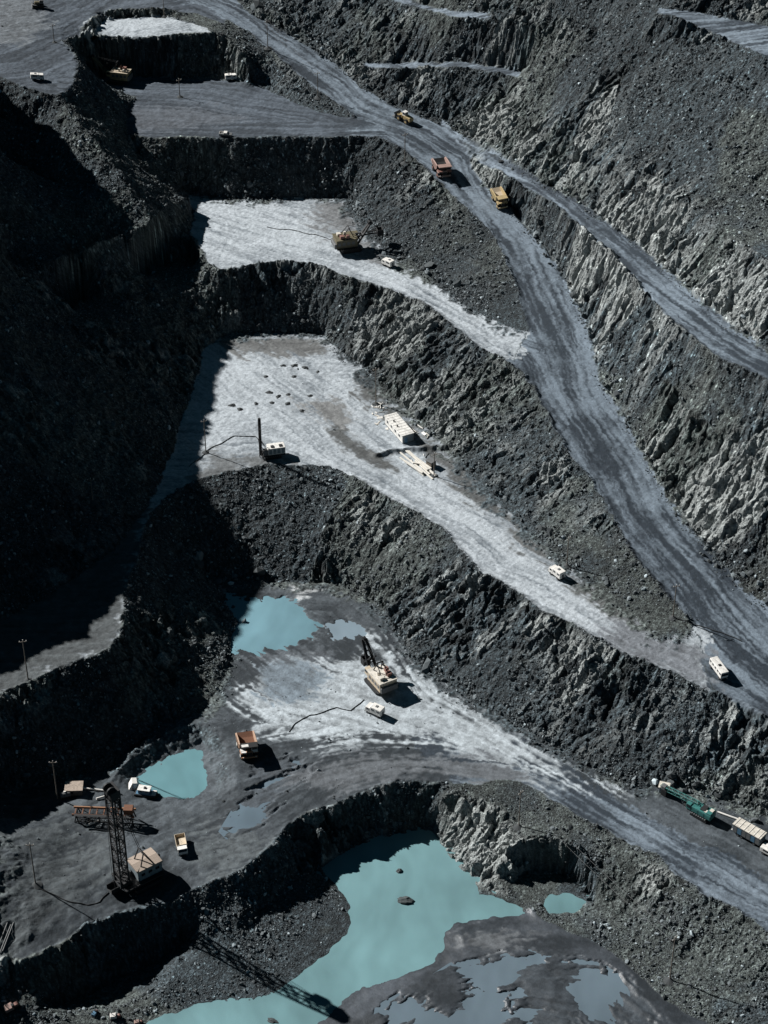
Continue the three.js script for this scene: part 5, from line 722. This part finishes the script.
// bulldozer at the back of the plateau
{
  const o = thing('bulldozer', 'small dark bulldozer at the back of the rutted plateau', 'bulldozer'); for (const s of [-1, 1]) crawler(o, 4.2, 0.7, 1.2, s * 1.2); part(o, 'engine_cover', [bx(2.2, 1.2, 1.5, 0.7, 1.7, 0)], M.dullYellow); const c = part(o, 'cab', [bx(1.6, 1.6, 1.6, -0.9, 2.3, 0)], M.grey); part(c, 'window', [bx(1.3, 0.8, 1.66, -0.9, 2.5, 0)], M.glass); part(o, 'blade', [extr([[2.6, 0.1], [2.9, 0.1], [2.75, 0.8], [2.9, 1.4], [2.6, 1.4]], 3.6)], M.grey); for (const s of [-1, 1]) part(o, 'push_arm', [beam([0.6, 0.7, s * 1.5], [2.6, 0.6, s * 1.5], 0.2, 0.25)], M.dullYellow); place(o, -140.1, -249.2, -2.91, 1.5, 1, 0.03);
}
// ------------------------------------------------------------------ power poles and their wires
const poleTops = [];
function pole(label, x, z, h, arm = 0) {
  const o = thing('power_pole', label, 'pole'); part(o, 'post', [cy(0.2, 0.13, h + 0.6, 0, h / 2 - 0.3, 0, 'y', 8)], M.wood); const a = part(o, 'crossarm', [bx(2.2, 0.16, 0.16, 0, h - 0.5, 0)], M.wood); part(a, 'insulator', [cy(0.09, 0.09, 0.3, -0.95, h - 0.25, 0, 'y', 7), cy(0.09, 0.09, 0.3, 0, h + 0.2, 0, 'y', 7), cy(0.09, 0.09, 0.3, 0.95, h - 0.25, 0, 'y', 7)], M.white);
  if (arm) part(o, 'base_mound', [(() => { const g = new THREE.ConeGeometry(1.8, 0.9, 12, 2); g.translate(0, 0.2, 0); return clean(g); })()], M.soil);
  o.position.set(x, heightAt(x, z), z); o.rotation.y = arm || 0.5; poleTops.push([x, heightAt(x, z) + h, z]); return o;
}
pole('power pole on the sunlit corner of the wide bench above the shaded wall', -102.6, 96.3, 15, 0.2);
pole('power pole on the pale bench near the shadow edge', -59.3, -18.2, 13, 0.4);
pole('power pole behind the long white building at the toe of the wall', -2.8, -47.3, 14.5, 0.3);
pole('power pole at the lower end of the timber heap', 16.4, -5.1, 9, 0.6);
pole('power pole on the rock spur where the wide bench meets the haul road', 86.6, 67.6, 12.5, 0.3);
pole('power pole beside the white van parked at the bench toe', 56.6, 42.5, 11, 0.9);
pole('power pole standing in the deep shade of the wide bench', -92.0, 19.8, 9, 0.1);
pole('power pole on the speckled hillside below the plateau', -101.1, -107.6, 9, 0.7);
pole('power pole with wide crossarm on the pit floor beside the shadow edge', -93.7, 159.1, 15.5, 0.05);
pole('power pole with wide crossarm next to the pump house', -92.4, 124.6, 15, 0.05);
pole('power pole on the crest above the shaded hollow', 37.9, 132.2, 13.5, 0.8);
pole('power pole among the rubble beside the mud flat', 75.4, 181.6, 16.5, 0.8);
pole('power pole on the spur between the haul road and the upper bench', -26.0, -203.6, 10.5, 0.5);
pole('power pole beside the bend of the haul road near the small pit', -46.8, -233.3, 11.5, 0.5);
pole('power pole on the crest opposite the yellow wheel loader', 7.9, -160.9, 12, 0.5);
pole('power pole in the middle of the grey upper bench', -80.7, -207.1, 7.5, 0.5);
pole('power pole at the corner of the plateau above the small pit', -130.1, -218.5, 7.5, 0.5);
pole('power pole behind the pale platform', -89.7, -251.2, 8.5, 0.5);
function wire(label, a, b, off, sag) { const pts = []; for (let i = 0; i <= 14; i++) { const t = i / 14; pts.push(new THREE.Vector3(mix(a[0], b[0], t) + off, mix(a[1], b[1], t) - 0.4 - sag * 4 * t * (1 - t), mix(a[2], b[2], t) - off)); } solo('power_wire', label, 'wire', 'overhead wires between the poles', [clean(new THREE.TubeGeometry(new THREE.CatmullRomCurve3(pts), 24, 0.045, 4))], M.grey); }
for (const off of [-0.7, 0.7]) wire('overhead wire sagging above the rubble slope beside the mud flat', poleTops[10], poleTops[11], off, 2.2);
for (const off of [-0.7, 0.7]) wire('overhead wire along the inner edge of the upper haul road', poleTops[13], poleTops[12], off, 1.2);
// trailing cables that feed the electric machines
function cable(label, pts) { const v = []; for (let k = 0; k + 1 < pts.length; k++) for (let i = 0; i < 8; i++) { const t = i / 8, x = mix(pts[k][0], pts[k + 1][0], t), z = mix(pts[k][1], pts[k + 1][1], t); v.push(new THREE.Vector3(x + 0.8 * noise(x * 0.2, z * 0.2, 601), heightAt(x, z) + 0.22, z + 0.8 * noise(x * 0.2 + 9, z * 0.2, 603))); } for (const p of v) p.y = heightAt(p.x, p.z) + 0.14; solo('power_cable', label, 'cable', null, [clean(new THREE.TubeGeometry(new THREE.CatmullRomCurve3(v), v.length * 3, 0.13, 5))], M.dark); }
cable('black trailing cable curving from the cream shovel across the pale floor', [[-5.4, 82.8], [-10.1, 88.1], [-14.6, 86.8], [-22.0, 89.8], [-29.1, 98.0]]);
cable('black cable running from the white drill along the bench crest', [[-38.6, -17.0], [-43.4, -27.5], [-50.2, -27.5], [-56.6, -22.2], [-61.1, -15.3], [-63.9, -8.5]]);
cable('black cable trailing behind the dark yellow shovel', [[-15.5, -123.1], [-21.9, -129.1], [-31.3, -133.6], [-45.7, -138.1]]);
cable('black cable lying between the pole mound and the dragline', [[-92.7, 160.7], [-86.6, 162.2], [-80.1, 164.3], [-76.3, 162.5], [-73.5, 159.0]]);
cable('thin black cable across the junction of bench and haul road', [[87.5, 68.2], [94.2, 71.9], [100.5, 73.8], [106.8, 77.4]]);
// ------------------------------------------------------------------ boulders that stand alone
function boulder(name, label, category, x, y, z, sx, sy, sz, s, mat = M.rock) { const g = new THREE.IcosahedronGeometry(1, 3), p = g.attributes.position; for (let i = 0; i < p.count; i++) { const a = p.getX(i), b = p.getY(i), c = p.getZ(i), k = 1 + 0.34 * noise(a * 1.6 + s, b * 1.6 + c * 1.3, s) + 0.16 * noise(a * 4 + s, c * 4 + b * 3, s + 1); p.setXYZ(i, a * k, b * k, c * k); } const m = solo(name, label, category, null, [clean(g)], mat); m.geometry.computeVertexNormals(); m.position.set(x, y, z); m.scale.set(sx, sy, sz); m.rotation.y = s; }
{ const [x, z] = [6.1, 151.8]; boulder('pond_boulder', 'long dark boulder standing out of the turquoise pond', 'boulder', x, 0.1, z, 2.3, 0.8, 1.3, 3); }
{ const [x, z] = [4.2, 140.6]; boulder('pond_boulder', 'small round boulder in the pond by the shadow edge', 'boulder', x, 0.1, z, 0.8, 0.55, 0.7, 5); }
{ const [x, z] = [-28.9, 193.2]; boulder('pond_boulder', 'low dark rock awash near the outlet of the big pond', 'boulder', x, 0.0, z, 1.6, 0.5, 0.8, 9); }
{ const [x, z] = [-65.5, 63.2]; boulder('hill_boulder', 'pale-edged boulder on the dark rubble heap', 'boulder', x, heightAt(x, z) + 0.3, z, 2.0, 1.5, 1.6, 11); }

renderer.render(scene, camera);
